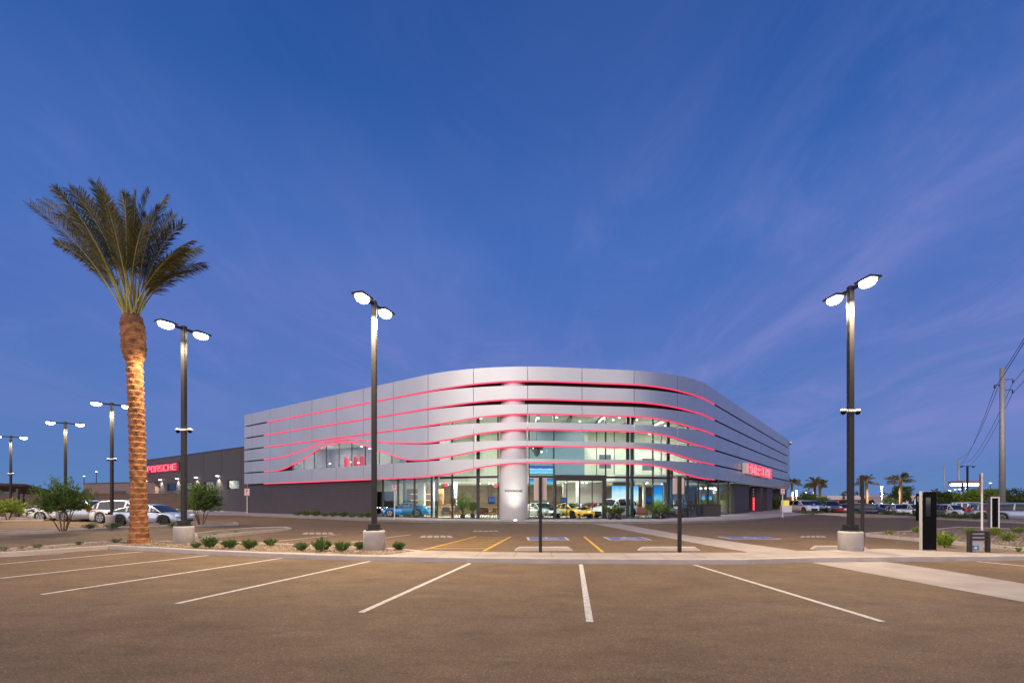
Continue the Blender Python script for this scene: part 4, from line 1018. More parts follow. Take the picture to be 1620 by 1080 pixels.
for a in [(4,870.5,18,6,'low grass tuft at the left edge of the near bed'),(35,867.5,16,4,'thin pale grass tuft near the left edge'),(58,866.8,16,6,'small green tuft in the narrow bed left of the palm'),(125,861.8,14,6,'tiny yellow tuft midway between palm and left edge'),(183,858.3,20,7,'low dark tuft just left of the palm trunk')]:
    tuft(*a, rg, group='small tufts left of the palm', name='grass_tuft', cat='grass tuft', dens=.6)
for a in [(142,836.5,20,9,'round low bush behind the kerb under the white estate car'),(178,836,26,9,'low spreading bush at the foot of the far lamp pier'),(271,832,18,6,'small bush by the front wheel of the pale blue sedan')]:
    tuft(*a, rg, group='low bushes before the parked cars', dens=.8)
for a in [(340,846,12,4,'small yellow tuft at the middle of the kerbed finger island'),(372,841.5,12,4,'tiny tuft near the tip of the finger island'),(316,850,14,4,'flat tuft at the near end of the finger island')]:
    tuft(*a, rg, leaf='leaf_bright', group='tufts on the finger island', name='grass_tuft', cat='grass tuft', dens=.5)
for a in [(1408,845,20,7,'low tuft left of the black charging pillar'),(1449,842,14,9,'small upright tuft just left of the charging pillar'),(1494,866,26,24,'spindly shrub with a green top right of the charging pillar'),(1575,846.5,22,12,'wide green clump in the gravel right of the low rack'),(1594,855,26,13,'bright green clump in the gravel, nearest the right edge'),(1611,872.5,10,7,'tiny tuft in the soil at the right edge'),(1534,843,20,8,'small clump behind the low rack'),(1612,842,22,9,'flat green clump at the far right edge')]:
    tuft(*a, rg, leaf='leaf_bright', group='shrubs in the right gravel island', dens=.8)
far_b = [(1262,811,16,6),(1275,812,24,8),(1292,812,24,8),(1345,811,20,7),(1360,812,20,6),(1405,813.5,22,12),(1424,815,24,10),(1445,816,18,8),(1500,819,32,13),(1520,820,30,13),(1545,820,20,14),(1563,821,16,10)]
lbl = ['far hedge bush at the left end of the row','far hedge bush under the white car nearest the showroom','far hedge bush under the silver cars','far low bush left of the red car','far low bush behind the right lamp pier','rounded brown-green bush before the far white estates','bush before the far white pick-ups','bush just left of the charging pillar','wide far bush right of the black charging pillar','wide far bush under the white van','tall far bush beside the thin white pole','far bush right of the thin white pole']
for (a,b,c,d), l in zip(far_b, lbl): tuft(a, b+.5, c, d*.7, l, rg, z0=.1, leaf='leaf_dark' if a > 1390 else 'leaf', group='bushes on the far kerbed strip')
fb = []
for i, px in enumerate([470,484,499,514,528,543,557,571,583,646]):
    yb = (814 + (px-386)*.0345)+ (0 if px < 600 else -3); tuft(px, yb-1.5, 16, 7+ (i%3)*2, 'low dark plant in the row along the dark base wall of the showroom' if px < 600 else 'dark low plant in front of the showroom glass by the blue car', rg, z0=.15, leaf='leaf_dark', group='dark plants along the showroom base wall', dens=.5)
def clump_tree(px, topy, d, wpx, label, leaf, rng, hpx=None, n=4200, z0=-.7, trunk=.14, group='trees beyond the far car lot', name='tree', lowf=.28):
    x, y = D(px, d); t = thing(name, label, 'tree', (x,y,z0), 0, group); Hh = ZP(topy,d)-z0; W_ = wpx*d/F/2
    cl = []
    for i in range(26):
        a = rng.uniform(0,2*math.pi); r = W_*math.sqrt(rng.random())*.85; zc = Hh*(lowf+.12+(.80-lowf)*rng.random())*(1-.2*(r/W_)**2)
        cl.append((Vector((math.cos(a)*r, math.sin(a)*r*.8, zc)), W_*rng.uniform(.16,.30)))
    mb = MB(); mb.tube([(0,0,0),(.1,0,Hh*.3),(0,.1,Hh*.5)], [trunk,trunk*.8,trunk*.5], 8)
    for c, r in cl[:9]: mb.tube([(0.05,0,Hh*.28), (c.x*.5,c.y*.5,Hh*.42), tuple(c)], [trunk*.5,trunk*.3,.02], 5)
    mb.build('trunk', M['bark'], t)
    mb = MB()
    for i in range(n):
        c, r = cl[rng.randrange(len(cl))]; v = Vector((rng.gauss(0,1),rng.gauss(0,1),rng.gauss(0,.75)))*r*.55
        leafquad(mb, c+v, Vector((rng.uniform(-1,1),rng.uniform(-1,1),rng.uniform(-.6,1))), W_*.13*rng.uniform(.7,1.3), W_*.045, rng)
    mb.build('crown', M[leaf], t)
rt = random.Random(21)
for a in [(1281,781,72,34,'green rounded tree just right of the showroom corner','leaf'),(1300,783,74,26,'paler green tree beside it, under the far palm pair','leaf_bright'),(1228,783,80,26,'tree seen through the passage under the showroom','leaf'),(1336,778,150,18,'small dark distant tree above the low orange building','leaf_dark'),(1371,789,100,22,'dark tree half hidden by the sign post near the right lamp','leaf_dark'),
          (1424,764,104,36,'dense dark round tree behind the single far palm','leaf_dark'),(1409,788,90,34,'dark low tree right of the brightest far lamp','leaf_dark'),(1489,775,82,36,'olive tree immediately right of the black charging pillar','leaf_dark'),(1510,779,84,34,'olive-grey tree between charging pillar and dark mast','leaf'),(1534,772,76,40,'bright green lit tree behind the dark mast','leaf_bright'),(1558,769,76,44,'bright green lit tree behind the thin white pole','leaf_bright'),
          (1597,772,96,42,'dark tree just right of the big steel pole','leaf_dark'),(1625,778,92,44,'dark tree at the right edge','leaf_dark'),(1577,782,90,26,'dark tree between the bright green tree and the steel pole','leaf_dark')]: clump_tree(*a, rt)
for a in [(62,778,110,16,'distant dark treetop over the block wall left of the oleander','leaf_dark'),(40,778,115,14,'distant dark treetop near the carport','leaf_dark')]: clump_tree(*a, rt, z0=0, n=900, group='treetops over the block wall')
# far wooded skyline on the right: one mass nobody could count
mb = MB()
for i in range(5200):
    px = rt.uniform(1225, 1800); d = rt.uniform(185, 230); x, y = D(px, d); h = 3.5+1.6*math.sin(px*.09)+1.1*math.sin(px*.31+2)
    leafquad(mb, Vector((x, y, rt.uniform(-1, h))), Vector((rt.uniform(-1,1),rt.uniform(-1,1),rt.uniform(-.4,1))), 1.1, .42, rt)
for i in range(1600):
    px = rt.uniform(-120, 190); d = rt.uniform(150, 190); x, y = D(px, d); h = 4.2+1.0*math.sin(px*.13)
    leafquad(mb, Vector((x, y, rt.uniform(0, h))), Vector((rt.uniform(-1,1),rt.uniform(-1,1),rt.uniform(-.4,1))), 1.1, .42, rt)
tag(mb.build('far_woodland', M['leaf_dark']), 'dark far-off line of trees along the horizon', 'woodland', kind='stuff')

# loose stones on the near beds (nobody could count them)
def stones(name, label, fn, n, rng, cols):
    mb = MB()
    for i in range(n):
        x, y, z = fn(rng); r = rng.uniform(.012, .042)*(1.8 if rng.random() < .06 else 1)
        vs = [(x+r*a*rng.uniform(.6,1.2), y+r*b*rng.uniform(.6,1.2), z+r*c*rng.uniform(.4,.8)) for a,b,c in ((1,0,0),(0,1,0),(-1,0,0),(0,-1,0),(.2,.1,1),(0,0,-1))]
        mb.add(vs, [(0,1,4),(1,2,4),(2,3,4),(3,0,4),(1,0,5),(2,1,5),(3,2,5),(0,3,5)], rng.randrange(3))
    tag(mb.build(name, cols), label, 'gravel', kind='stuff')
rs = random.Random(4)
cols = [mat('stone_brown', (.30,.22,.15), .9), mat('stone_dark', (.17,.12,.085), .9), mat('stone_pale', (.38,.31,.24), .9)]
def near_bed(r):
    while True:
        px = r.uniform(-100, 655); a = yat(bed_n, px); b = yat(bed_f, px); x0_, y0_ = G(px, a-.6, .10); x1_, y1_ = G(px, b, .10)
        if y1_ < y0_ + .05: continue
        f = r.random(); return (x0_+(x1_-x0_)*f, y0_+(y1_-y0_)*f, .105)
stones('loose_stones', 'loose brown and grey stones spread over the near planting bed', near_bed, 4200, rs, cols)
def right_bed(r):
    px = r.uniform(1378, 1700); lo = 848.4+(px-1370)*.096-1.6; hi = max(836.5, 842-(px-1368)*.05) if px < 1520 else 836.5
    py = r.uniform(hi+1.2, lo-2.2); x_, y_ = G(px, py, .10); return (x_, y_, .105)
stones('loose_stones', 'loose brown stones spread over the right gravel island', right_bed, 3000, rs, cols)
# ------------------------------------------------------------------ CARS
SPEC = {
 'sports': dict(L=4.45, W=1.88, H=1.28, r=.345, wb=2.46, hood=[(0,.52),(.03,.84),(.10,.95),(.2,.97),(.34,.90),(.5,.86),(.68,.85),(.82,.80),(.93,.68),(1,.44)], cab=[(.12,.95),(.26,1.12),(.40,1.26),(.50,1.28),(.58,1.21),(.71,.87)], rf=(.36,.56), pil=(.40,.56)),
 'sedan': dict(L=4.95, W=1.95, H=1.38, r=.36, wb=2.9, hood=[(0,.52),(.02,.84),(.1,.98),(.3,.95),(.6,.93),(.8,.86),(.93,.73),(1,.46)], cab=[(.09,.97),(.25,1.23),(.40,1.36),(.54,1.38),(.61,1.31),(.75,.91)], rf=(.28,.585), pil=(.30,.46,.60)),
 'suv': dict(L=4.75, W=1.95, H=1.66, r=.385, wb=2.82, hood=[(0,.58),(.015,.98),(.1,1.06),(.6,1.05),(.8,1.0),(.94,.84),(1,.52)], cab=[(.025,1.04),(.08,1.34),(.17,1.6),(.4,1.67),(.57,1.64),(.64,1.50),(.765,1.03)], rf=(.09,.625), pil=(.16,.38,.60)),
 'van': dict(L=5.0, W=1.98, H=1.9, r=.37, wb=3.0, hood=[(0,.6),(.01,1.0),(.1,1.08),(.7,1.06),(.86,1.0),(.96,.85),(1,.55)], cab=[(.01,1.06),(.03,1.5),(.07,1.85),(.4,1.92),(.64,1.88),(.72,1.7),(.86,1.03)], rf=(.04,.68), pil=(.10,.34,.55)),
 'pickup': dict(L=5.6, W=2.0, H=1.85, r=.41, wb=3.5, hood=[(0,.62),(.01,1.08),(.36,1.10),(.6,1.12),(.8,1.10),(.95,1.0),(1,.6)], cab=[(.36,1.1),(.38,1.5),(.42,1.82),(.52,1.87),(.60,1.84),(.66,1.66),(.74,1.10)], rf=(.39,.645), pil=(.42,.53,.63)),
}
def lerpt(tab, u):
    if u <= tab[0][0]: return tab[0][1]
    for (a, x), (b, y) in zip(tab, tab[1:]):
        if u <= b:
            t = (u-a)/(b-a); return x+(y-x)*t
    return tab[-1][1]
def smt(tab, u, w=.02): return (lerpt(tab, u-w)+2*lerpt(tab, u)+lerpt(tab, u+w))/4
WHEEL = {}
def wheel_mesh(r, rim):
    key = (r, rim)
    if key in WHEEL: return WHEEL[key]
    mb = MB(); n = 28
    prof = [(-.11, r*.70),(-.115,r*.9),(-.09,r),(.09,r),(.115,r*.9),(.11,r*.70)]
    vs = [(rr*math.cos(2*math.pi*k/n), y, rr*math.sin(2*math.pi*k/n)) for y, rr in prof for k in range(n)]
    mb.add(vs, [(i*n+(k+1)%n, i*n+k, (i+1)*n+k, (i+1)*n+(k+1)%n) for i in range(5) for k in range(n)], 0, True)
    tyre = mb.mesh('wheel', M['rubber'])
    mb = MB()
    for sg in (1,):
        y0 = -.105
        vs = [(r*.71*math.cos(2*math.pi*k/n), y0, r*.71*math.sin(2*math.pi*k/n)) for k in range(n)] + [(r*.62*math.cos(2*math.pi*k/n), y0+.0, r*.62*math.sin(2*math.pi*k/n)) for k in range(n)] + [(r*.6*math.cos(2*math.pi*k/n), y0+.10, r*.6*math.sin(2*math.pi*k/n)) for k in range(n)]
        mb.add(vs, [(j*n+k, j*n+(k+1)%n, (j+1)*n+(k+1)%n, (j+1)*n+k) for j in range(2) for k in range(n)])
        mb.add([(r*.6*math.cos(2*math.pi*k/n), y0+.10, r*.6*math.sin(2*math.pi*k/n)) for k in range(n)], [tuple(range(n))], 1)
        for s in range(5):
            a = 2*math.pi*s/5+.3
            for da in (-.16,.16):
                p = (math.cos(a)*r*.1, math.sin(a)*r*.1); q = (math.cos(a+da)*r*.64, math.sin(a+da)*r*.64)
                nx, ny = -(q[1]-p[1]), q[0]-p[0]; l_ = math.hypot(nx,ny); nx, ny = nx/l_*.022, ny/l_*.022
                v8 = [(p[0]-nx, y0+.012, p[1]-ny),(p[0]+nx,y0+.012,p[1]+ny),(q[0]+nx,y0+.012,q[1]+ny),(q[0]-nx,y0+.012,q[1]-ny)]
                mb.add(v8+[(x,y+.03,z) for x,y,z in v8], [(0,1,2,3),(7,6,5,4),(0,4,5,1),(1,5,6,2),(2,6,7,3),(3,7,4,0)])
    rimm = mb.mesh('rim', [M[rim], M['underbody']])
    WHEEL[key] = (tyre, rimm); return WHEEL[key]
PROTO = {}
def build_car(kind, pk, rim='rim', name='parked_car', extra=None):
    S = SPEC[kind]; L, W, r, wb = S['L'], S['W'], S['r'], S['wb']; hw = W/2; pm = P[pk]
    root = link(bpy.data.objects.new(name, None))
    xf = L/2 - (L-wb)*.47; xr = xf - wb
    plan = [(0,.78),(.03,.90),(.10,.985),(.3,1),(.8,.99),(.92,.93),(.975,.83),(1,.70)]
    us = sorted(set([i/44 for i in range(45)] + [(x + L/2)/L for xw in (xf, xr) for x in [xw + (r+.06)*math.cos(R(a)) for a in range(0, 181, 15)]]))
    N_ = 9; vs = []
    for u in us:
        x = -L/2+u*L; w_ = hw*lerpt(plan, u); zh = smt(S['hood'], u, .012); zs = zh*.90 if kind != 'sports' else zh*.88
        zl = .20 + .10*max(0, (abs(u-.5)-.42)/.08)
        z = zl; arch = 0
        for xw in (xf, xr):
            dx = abs(x-xw)
            if dx <= r+.0601: z = max(z, r*.9 + math.sqrt(max(0, (r+.06)**2-dx*dx)))
        z = min(z, zs-.05)
        vs += [(x,0,zl),(x,w_-.26,zl),(x,w_-.26,z),(x,w_-.035,z),(x,w_,(z*.55+zs*.45)),(x,w_*.985,zs-.03),(x,w_*.93,zs+.02),(x,w_*.72,zh-.01),(x,0,zh+.015)]
    for side in (1,-1):
        vv = [(x,y*side,z) for x,y,z in vs]; fs = []
        for i in range(len(us)-1):
            for j in range(N_-1):
                q = (i*N_+j, (i+1)*N_+j, (i+1)*N_+j+1, i*N_+j+1); fs.append(q if side == -1 else q[::-1])
        e0 = tuple(range(N_)); e1 = tuple((len(us)-1)*N_+j for j in range(N_))
        if side == 1: mb = MB()
        b = len(mb.v); mb.v += vv
        for f in fs:
            j = f[0] % N_ if side == -1 else f[-1] % N_
            mb.f.append(tuple(b+i for i in f)); mb.m.append(1 if j < 2 else 0); mb.sm.append(j > 2)
        for e in (e0, e1): mb.f.append(tuple(b+i for i in e)); mb.m.append(0); mb.sm.append(False)
    body = mb.build('body', [pm, M['underbody']], root)
    # cabin
    cab = S['cab']; c0, c1 = cab[0][0], cab[-1][0]; cu = sorted(set([c0+(c1-c0)*i/30 for i in range(31)]))
    gm, rm = MB(), MB(); sec = []
    for u in cu:
        x = -L/2+u*L; zt = smt(cab, u, .015); zb = smt(S['hood'], u, .012)-.02; zt = max(zt, zb+.01)
        hb = hw*lerpt(plan,u)*.915; f = (zt-zb); ht = hb - f*.36
        k = min(1, (u-c0)/.10+.2, (c1-u)/.08+.25) if kind in ('sports','sedan') else min(1, (u-c0)/.03+.75, (c1-u)/.08+.4)
        sec.append([(x,hb,zb),(x,hb-f*.16,zb+f*.5),(x,ht+.02,max(zb,zt-.07)),(x,ht-.07,zt-.012),(x,(ht-.07)*.5,zt+.012),(x,0,zt+.02)])
    for i in range(len(cu)-1):
        um = (cu[i]+cu[i+1])/2; inroof = S['rf'][0] <= um <= S['rf'][1]
        pill = any(abs(um-p) < .012 for p in S['pil']) or um < c0+.07*(kind in ('suv','van')) 
        for j in range(5):
            isroof = (j >= 2 and inroof) or (j == 2) or (j < 2 and pill)
            tgt = rm if isroof else gm
            for side in (1,-1):
                q = [sec[i][j], sec[i+1][j], sec[i+1][j+1], sec[i][j+1]]; q = [(x,y*side,z) for x,y,z in q]
                tgt.add(q, [(0,1,2,3) if side == -1 else (3,2,1,0)], 0, True)
    rm.build('roof', pm, root); gm.build('window', M['carglass'], root)
    if kind == 'pickup':
        mb = MB(); mb.box(-L/2+.1, -L/2+.34*L, -hw+.12, hw-.12, 1.09, 1.13); mb.build('bed_cover', M['underbody'], root)
    # lights, grille, mirrors, plate
    hz_ = {'sports':.66,'sedan':.66,'suv':.80,'van':.82,'pickup':.90}[kind]
    for sg in (1,-1):
        mb = MB(); n = 12; c = (L/2-.20, sg*hw*.70, hz_); a_, b_, c_ = .13,.19,.085
        pr = [(math.sin(math.pi*i/8), -math.cos(math.pi*i/8)) for i in range(1,8)]
        vv = [(c[0]+a_*zq, c[1]+b_*rq*math.cos(2*math.pi*k/n), c[2]+c_*rq*math.sin(2*math.pi*k/n)) for rq, zq in pr for k in range(n)]
        mb.add(vv, [(i*n+k, i*n+(k+1)%n, (i+1)*n+(k+1)%n, (i+1)*n+k) for i in range(6) for k in range(n)] + [tuple(range(n)), tuple(6*n+k for k in range(n))], 0, True)
        mb.build('headlight', M['headlamp'], root)
        mb = MB()
        if kind in ('suv','van'): mb.box(-L/2-.01, -L/2+.28, sg*hw*.87-.08, sg*hw*.87+.08, hz_+.0, hz_+.36)
        else: mb.box(-L/2-.004, -L/2+.16, sg*hw*.60-.24, sg*hw*.60+.24, hz_+.06, hz_+.16)
        mb.build('taillight', M['taillamp'], root, bevel=.02)
        mb = MB(); xm = -L/2+(c1-.05)*L; zm = lerpt(S['hood'], c1-.05)+.07
        mb.box(xm-.08, xm+.06, sg*(hw+.04)-.09, sg*(hw+.04)+.09, zm-.02, zm+.11); mb.build('mirror', pm, root, bevel=.03)
    mb = MB(); mb.box(L/2-.12, L/2+.005, -hw*.50, hw*.50, .27, .27+(.16 if kind in('sports','sedan') else .30)); mb.build('grille', M['underbody'], root, bevel=.03)
    if kind == 'sports':
        for sg in (1,-1):
            mb = MB(); mb.box(L/2-.30, L/2-.07, sg*hw*.74-.15, sg*hw*.74+.15, .29, .45); mb.build('air_intake', M['underbody'], root, bevel=.03)
    mb = MB(); mb.box(-L/2-.02, -L/2+.10, -.26, .26, .52, .64); mb.build('number_plate', M['white_metal'], root)
    if extra: extra(root, S, hw, L, pm)
    ty, ri = wheel_mesh(r, rim)
    for xw in (xf, xr):
        for sg in (-1, 1):
            o = link(bpy.data.objects.new('wheel', ty)); o.parent = root; o.location = (xw, sg*(hw-.15), r); o.rotation_euler = (0,0,0 if sg == -1 else math.pi)
            q = link(bpy.data.objects.new('rim', ri)); q.parent = o
    return root
def car(kind, pk, x, y, rz, label, z=0.0, group=None, rim='rim', name='parked_car', extra=None, cat='car'):
    key = (kind, pk, rim, extra)
    if key in PROTO: o = copy_tree(PROTO[key]); o.name = name
    else: o = build_car(kind, pk, rim, name, extra); PROTO[key] = o
    o.location = (x, y, z); o.rotation_euler = (0,0,rz)
    for k in ('group','label','category'):
        if k in o: del o[k]
    tag(o, label, cat, group); return o
def wing(root, S, hw, L, pm):
    mb = MB(); mb.box(-L/2+.02, -L/2+.34, -hw*.88, hw*.88, 1.27, 1.30); wg = mb.build('rear_wing', M['black'], root)
    for sg in (1,-1):
        mb = MB(); mb.box(-L/2+.15, -L/2+.25, sg*.5-.02, sg*.5+.02, .9, 1.27); mb.build('wing_strut', M['black'], wg)
    mb = MB(); mb.box(L/2-.9, L/2-.45, -.42,.42, .80,.845); mb.build('hood_vent', M['black'], root, bevel=.01)
def stripes(root, S, hw, L, pm):
    mb = MB(); mb.box(L/2-1.2, L/2-.3, -.30, .30, .80, .832); mb.build('hood_panel', M['carglass'], root)
# left car park
x, y = D(224, 31.6); car('sedan', 'palblue', x, y+.9, R(-3), 'pale blue low sedan parked sideways behind the big palm trunk', name='parked_car', rim='rim_dark', group='cars parked on the left')
x, y = D(182, 35.2); car('suv', 'white', x, y+1.2, R(-4), 'white estate car with a tall red rear light, parked behind the pale blue sedan', group='cars parked on the left')
x, y = D(124, 37.5); car('suv', 'silver', x-.4, y+1.5, R(-12), 'silver car half hidden between the oleander and the white estate car', group='cars parked on the left')
x, y = D(92, 40); car('sedan', 'white', x, y+1, R(196), 'white low car seen through the oleander foliage', group='cars parked on the left')
x, y = D(66, 44); car('suv', 'white', x, y+1.5, R(186), 'leftmost parked car, white with dark windows, at the left of the oleander', group='cars parked on the left')
# inside the showroom
FZ = .17
car('sports', 'yellow', D(908, 39.6)[0], 40.9, R(-62), 'bright yellow sports car standing inside the entrance doors', z=FZ, group='cars shown inside the showroom', name='display_car', rim='rim_dark', extra=wing)
car('sports', 'green', D(857, 40.4)[0], 41.6, R(-62), 'pale sports car with a dark stripe on its hood, inside between column and entrance', z=FZ, group='cars shown inside the showroom', name='display_car', extra=stripes)
car('sports', 'red', D(938, 46)[0], 46.4, R(-150), 'red sports car behind the yellow one in the showroom', z=FZ, group='cars shown inside the showroom', name='display_car')
car('suv', 'white', D(975, 42)[0], 42.6, R(-140), 'large white car behind the glass right of the entrance doors', z=FZ, group='cars shown inside the showroom', name='display_car', rim='rim_dark')
car('suv', 'grey', D(1070, 44)[0], 44.2, R(-120), 'dark grey car behind the greenish glass near the thin right sign post', z=FZ, group='cars shown inside the showroom', name='display_car')
car('sports', 'blue', D(643, 44.5)[0], 44.6, R(176), 'bright blue car behind the glass on the left', z=FZ, group='cars shown inside the showroom', name='display_car')
# far lot on the right: lower ground
far = [(1268,67,'suv','white',-82,'white car nearest the showroom corner in the far row'),(1283,70,'suv','silver',-86,'silver car just right of the nearest white one in the far row'),(1299,72,'sedan','silver',-100,'silver car below the far palm pair'),(1314,69,'suv','grey',-110,'grey car left of the red one in the far row'),
 (1337,68,'sedan','red',-140,'only red car of the far row, left of the right lamp'),(1356,71,'suv','silver',-100,'silver car behind the right lamp pole'),(1376,67,'suv','darkblue',-50,'large dark blue car right of the dark sign post'),(1397,72,'suv','white',-110,'white car under the brightest far lamp'),(1411,70,'sedan','silver',-110,'silver car left of the single far palm trunk'),
 (1424,68,'suv','white',-115,'white car under the single far palm'),(1439,67,'suv','white',-82,'white car just left of the black charging pillar'),(1453,71,'sedan','grey',-80,'grey car half hidden by the black charging pillar'),(1489,63,'suv','grey',-80,'dark car just right of the black charging pillar'),(1503,62,'suv','white',-86,'white car second right of the charging pillar'),
 (1520,63,'pickup','white',-45,'white pick-up before the bright green tree'),(1540,65,'van','white',-50,'white van right of the pick-up'),(1554,67,'sedan','silver',-80,'silver car behind the thin white pole'),(1568,55,'suv','silver',-86,'silver car left of the pale-framed charging post'),(1608,66,'sedan','red',-82,'small red car beyond the grey ones at the right edge')]
for px, d, k, pc, a, lb in far:
    x, y = D(px, d); car(k, pc, x, y, R(a), lb, z=gz(x, y), group='cars in the far lot on the right')
nearr = [(1590,45,'suv','silver',-60,'silver-grey car right of the pale-framed charging post'),(1605,47,'suv','black',-60,'black car between two grey ones near the right edge'),(1624,43,'suv','palblue',-60,'pale grey car cut off by the right edge')]
for px, d, k, pc, a, lb in nearr:
    x, y = D(px, d); car(k, pc, x, y, R(a), lb, z=-.25, group='cars in the near right lot')
# ------------------------------------------------------------------ SIGN POSTS
def post_sign(px, py, topy, w_, s0, s1, sw, label, col, rz=0, dx=0, cat='sign post', name='sign_post', z=.0, pw=.045, face='back'):
    x, y = G(px, py, z); t = thing(name, label, cat, (x,y,z), R(rz)); q = y/F
    mb = MB(); mb.box(-pw,pw,-pw,pw,0,ZP(topy,y)-z); mb.build('post', M['pole'], t, bevel=.006)
    mb = MB(); mb.box(-sw/2+dx, sw/2+dx, pw+.004, pw+.016, ZP(s1,y)-z, ZP(s0,y)-z); mb.build('sign_panel', col, t, bevel=.004)
    return t
beige = mat('sign_back', (.62,.52,.46), .6)
post_sign(855, 873, 754, 0, 756, 791, .38, 'thin dark post with a pale sign panel, standing left of the entrance doors', beige, z=.13)
post_sign(1075, 873, 753, 0, 756, 781, .37, 'thin dark post with a shorter pale sign panel, right of the entrance', beige, rz=14, z=.13)
post_sign(1364.5, 867.5, 751, 0, 751.5, 785, .38, 'dark brown sign post and panel just right of the right lamp pole', mat('sign_back_dark', (.12,.09,.075), .6), rz=48, z=.13)
red = mat('sign_red', (.55,.03,.05), .5, emis=None)
def lane_sign(px, py, s0, s1, d, label):
    x, _ = D(px, d); t = thing('fire_lane_sign', label, 'road sign', (x, d, .15), 0, 'small red and white signs along the showroom walk'); zt = ZP(s0, d)-.15; zb_ = ZP(s1, d)-.15; hw_ = (zt-zb_)*.36
    mb = MB(); mb.box(-.03,.03,-.03,.03,0,zt-.02); mb.build('post', M['white_metal'], t)
    mb = MB(); mb.box(-hw_,hw_,-.045,-.032,zb_,zt); p_ = mb.build('sign_panel', M['white_metal'], t)
    mb = MB(); h = zt-zb_
    for (a,b,c,e) in ((-.94,.94,.93,1),(-.94,.94,0,.07),(-.94,-.8,.07,.93),(.8,.94,.07,.93)): mb.box(a*hw_,b*hw_,-.050,-.047,zb_+c*h,zb_+e*h)
    for (a,b,c,e) in ((-.38,-.12,.34,.84),(-.12,.34,.74,.84),(.14,.34,.60,.74),(-.12,.34,.52,.60),(-.55,.55,.14,.22)): mb.box(a*hw_,b*hw_,-.050,-.047,zb_+c*h,zb_+e*h)
    mb.build('lettering', red, p_)
lane_sign(391, 812, 772, 784, 55.5, 'small red and white sign on a thin pole at the left end of the showroom')
lane_sign(624, 820, 766, 776.5, 38.6, 'small red and white sign on a thin pole before the glass, by the blue car')
lane_sign(1238, 820, 772, 781.5, 42, 'small red and white sign at the right end of the showroom walk')
# ------------------------------------------------------------------ CHARGERS AND RACK
x, y = G(1470.5, 870.8, .13)
t = thing('charging_pillar', 'tall glossy black charging pillar with a silver side on the near walkway', 'charging pillar', (x,y,.13), R(-14), 'electric car charging pillars')
hh = ZP(777, y)-.13
mb = MB(); mb.box(-.175,.175,-.012,.02,.03,hh-.004); mb.build('glass_front', M['black'], t, bevel=.003)
mb = MB(); mb.box(-.18,.18,.022,.19,.0,hh); mb.build('cabinet', M['steel'], t, bevel=.01)
mb = MB(); mb.box(-.10,.02,-.018,-.013,hh*.58,hh*.90); mb.build('screen', M['carglass'], t)
x, y = D(1452.5, 40); t = thing('charging_pillar', 'slender black charging pillar with a hanging cable, half hidden behind the big black one', 'charging pillar', (x,y,0), R(-30), 'electric car charging pillars'); hh = ZP(780.5,y)
mb = MB(); mb.box(-.14,.14,-.12,.12,0,hh); mb.build('cabinet', M['black'], t, bevel=.02)
mb = MB(); mb.tube([(-.16,-.02,hh*.9),(-.30,-.05,hh*.75),(-.34,-.06,hh*.4),(-.22,-.05,hh*.16),(-.14,-.02,hh*.3)], .03, 8); mb.build('cable', M['rubber'], t)
mb = MB(); mb.box(-.10,.10,-.125,-.12,hh*.7,hh*.9); mb.build('screen', M['carglass'], t)
x, y = G(1574, 836.5); t = thing('charging_pillar', 'charging post with a pale frame around a dark front, in the right gravel island', 'charging pillar', (x,y,0), R(-22), 'electric car charging pillars'); hh = ZP(785.5,y)
mb = MB(); mb.box(-.20,.20,0,.36,0,hh); mb.build('cabinet', mat('grey_cabinet', (.16,.15,.15), .5), t, bevel=.01)
mb = MB()
for v in ((-.20,-.14,.1,hh),(.14,.20,.1,hh),(-.14,.14,hh-.07,hh),(-.20,.20,0,.1)): mb.box(v[0],v[1],-.03,-.004,v[2],v[3])
mb.build('frame', M['white_metal'], t)
mb = MB(); mb.box(-.13,.13,-.012,-.003,.11,hh-.08); mb.build('screen', M['black'], t)
# low slatted rack with a label
x, y = G(1548, 873, .1); t = thing('low_rack', 'low dark slatted barrier with a pale board and a small blue label, at the right', 'barrier', (x,y,.1), R(3)); hh = ZP(840,y)-.1; wq = .33
for sg in (1,-1): mb = MB(); mb.box(*sorted((sg*wq, sg*(wq-.09))), -.05,.05,0,hh); mb.build('post', M['dark_frame'], t, bevel=.006)
for f in (.93,.76,.58): mb = MB(); mb.box(-wq+.092,wq-.092,-.05,.0,f*hh,f*hh+.05); mb.build('slat', M['dark_frame'], t)
mb = MB(); mb.box(-wq+.10,wq-.16,.02,.04,.03,hh-.05); bd = mb.build('board', mat('pale_board', (.50,.48,.52), .6), t)
mb = MB(); mb.box(-.20,.02,.010,.018,.06,.20); lb_ = mb.build('label', mat('blue_label', (.03,.22,.38), .5), bd)
mb = MB(); mb.box(-.12,-.04,.004,.009,.09,.17); mb.box(-.18,-.14,.004,.009,.10,.12); mb.build('label_mark', M['white_metal'], lb_)
x, y = D(1553.5, 25.5); t = thing('flag_pole_sign', 'thin white pole with a narrow red panel seen edge-on near the right edge', 'sign post', (x,y,.08), R(-43)); hh = ZP(748,y)-.08
mb = MB(); mb.box(-.04,.04,-.04,.04,0,hh); mb.build('post', M['white_metal'], t)
mb = MB(); mb.box(-.105,-.045,-.25,.12,hh-1.0,hh-.05); mb.build('sign_panel', mat('dark_red_panel', (.16,.02,.03), .5), t)
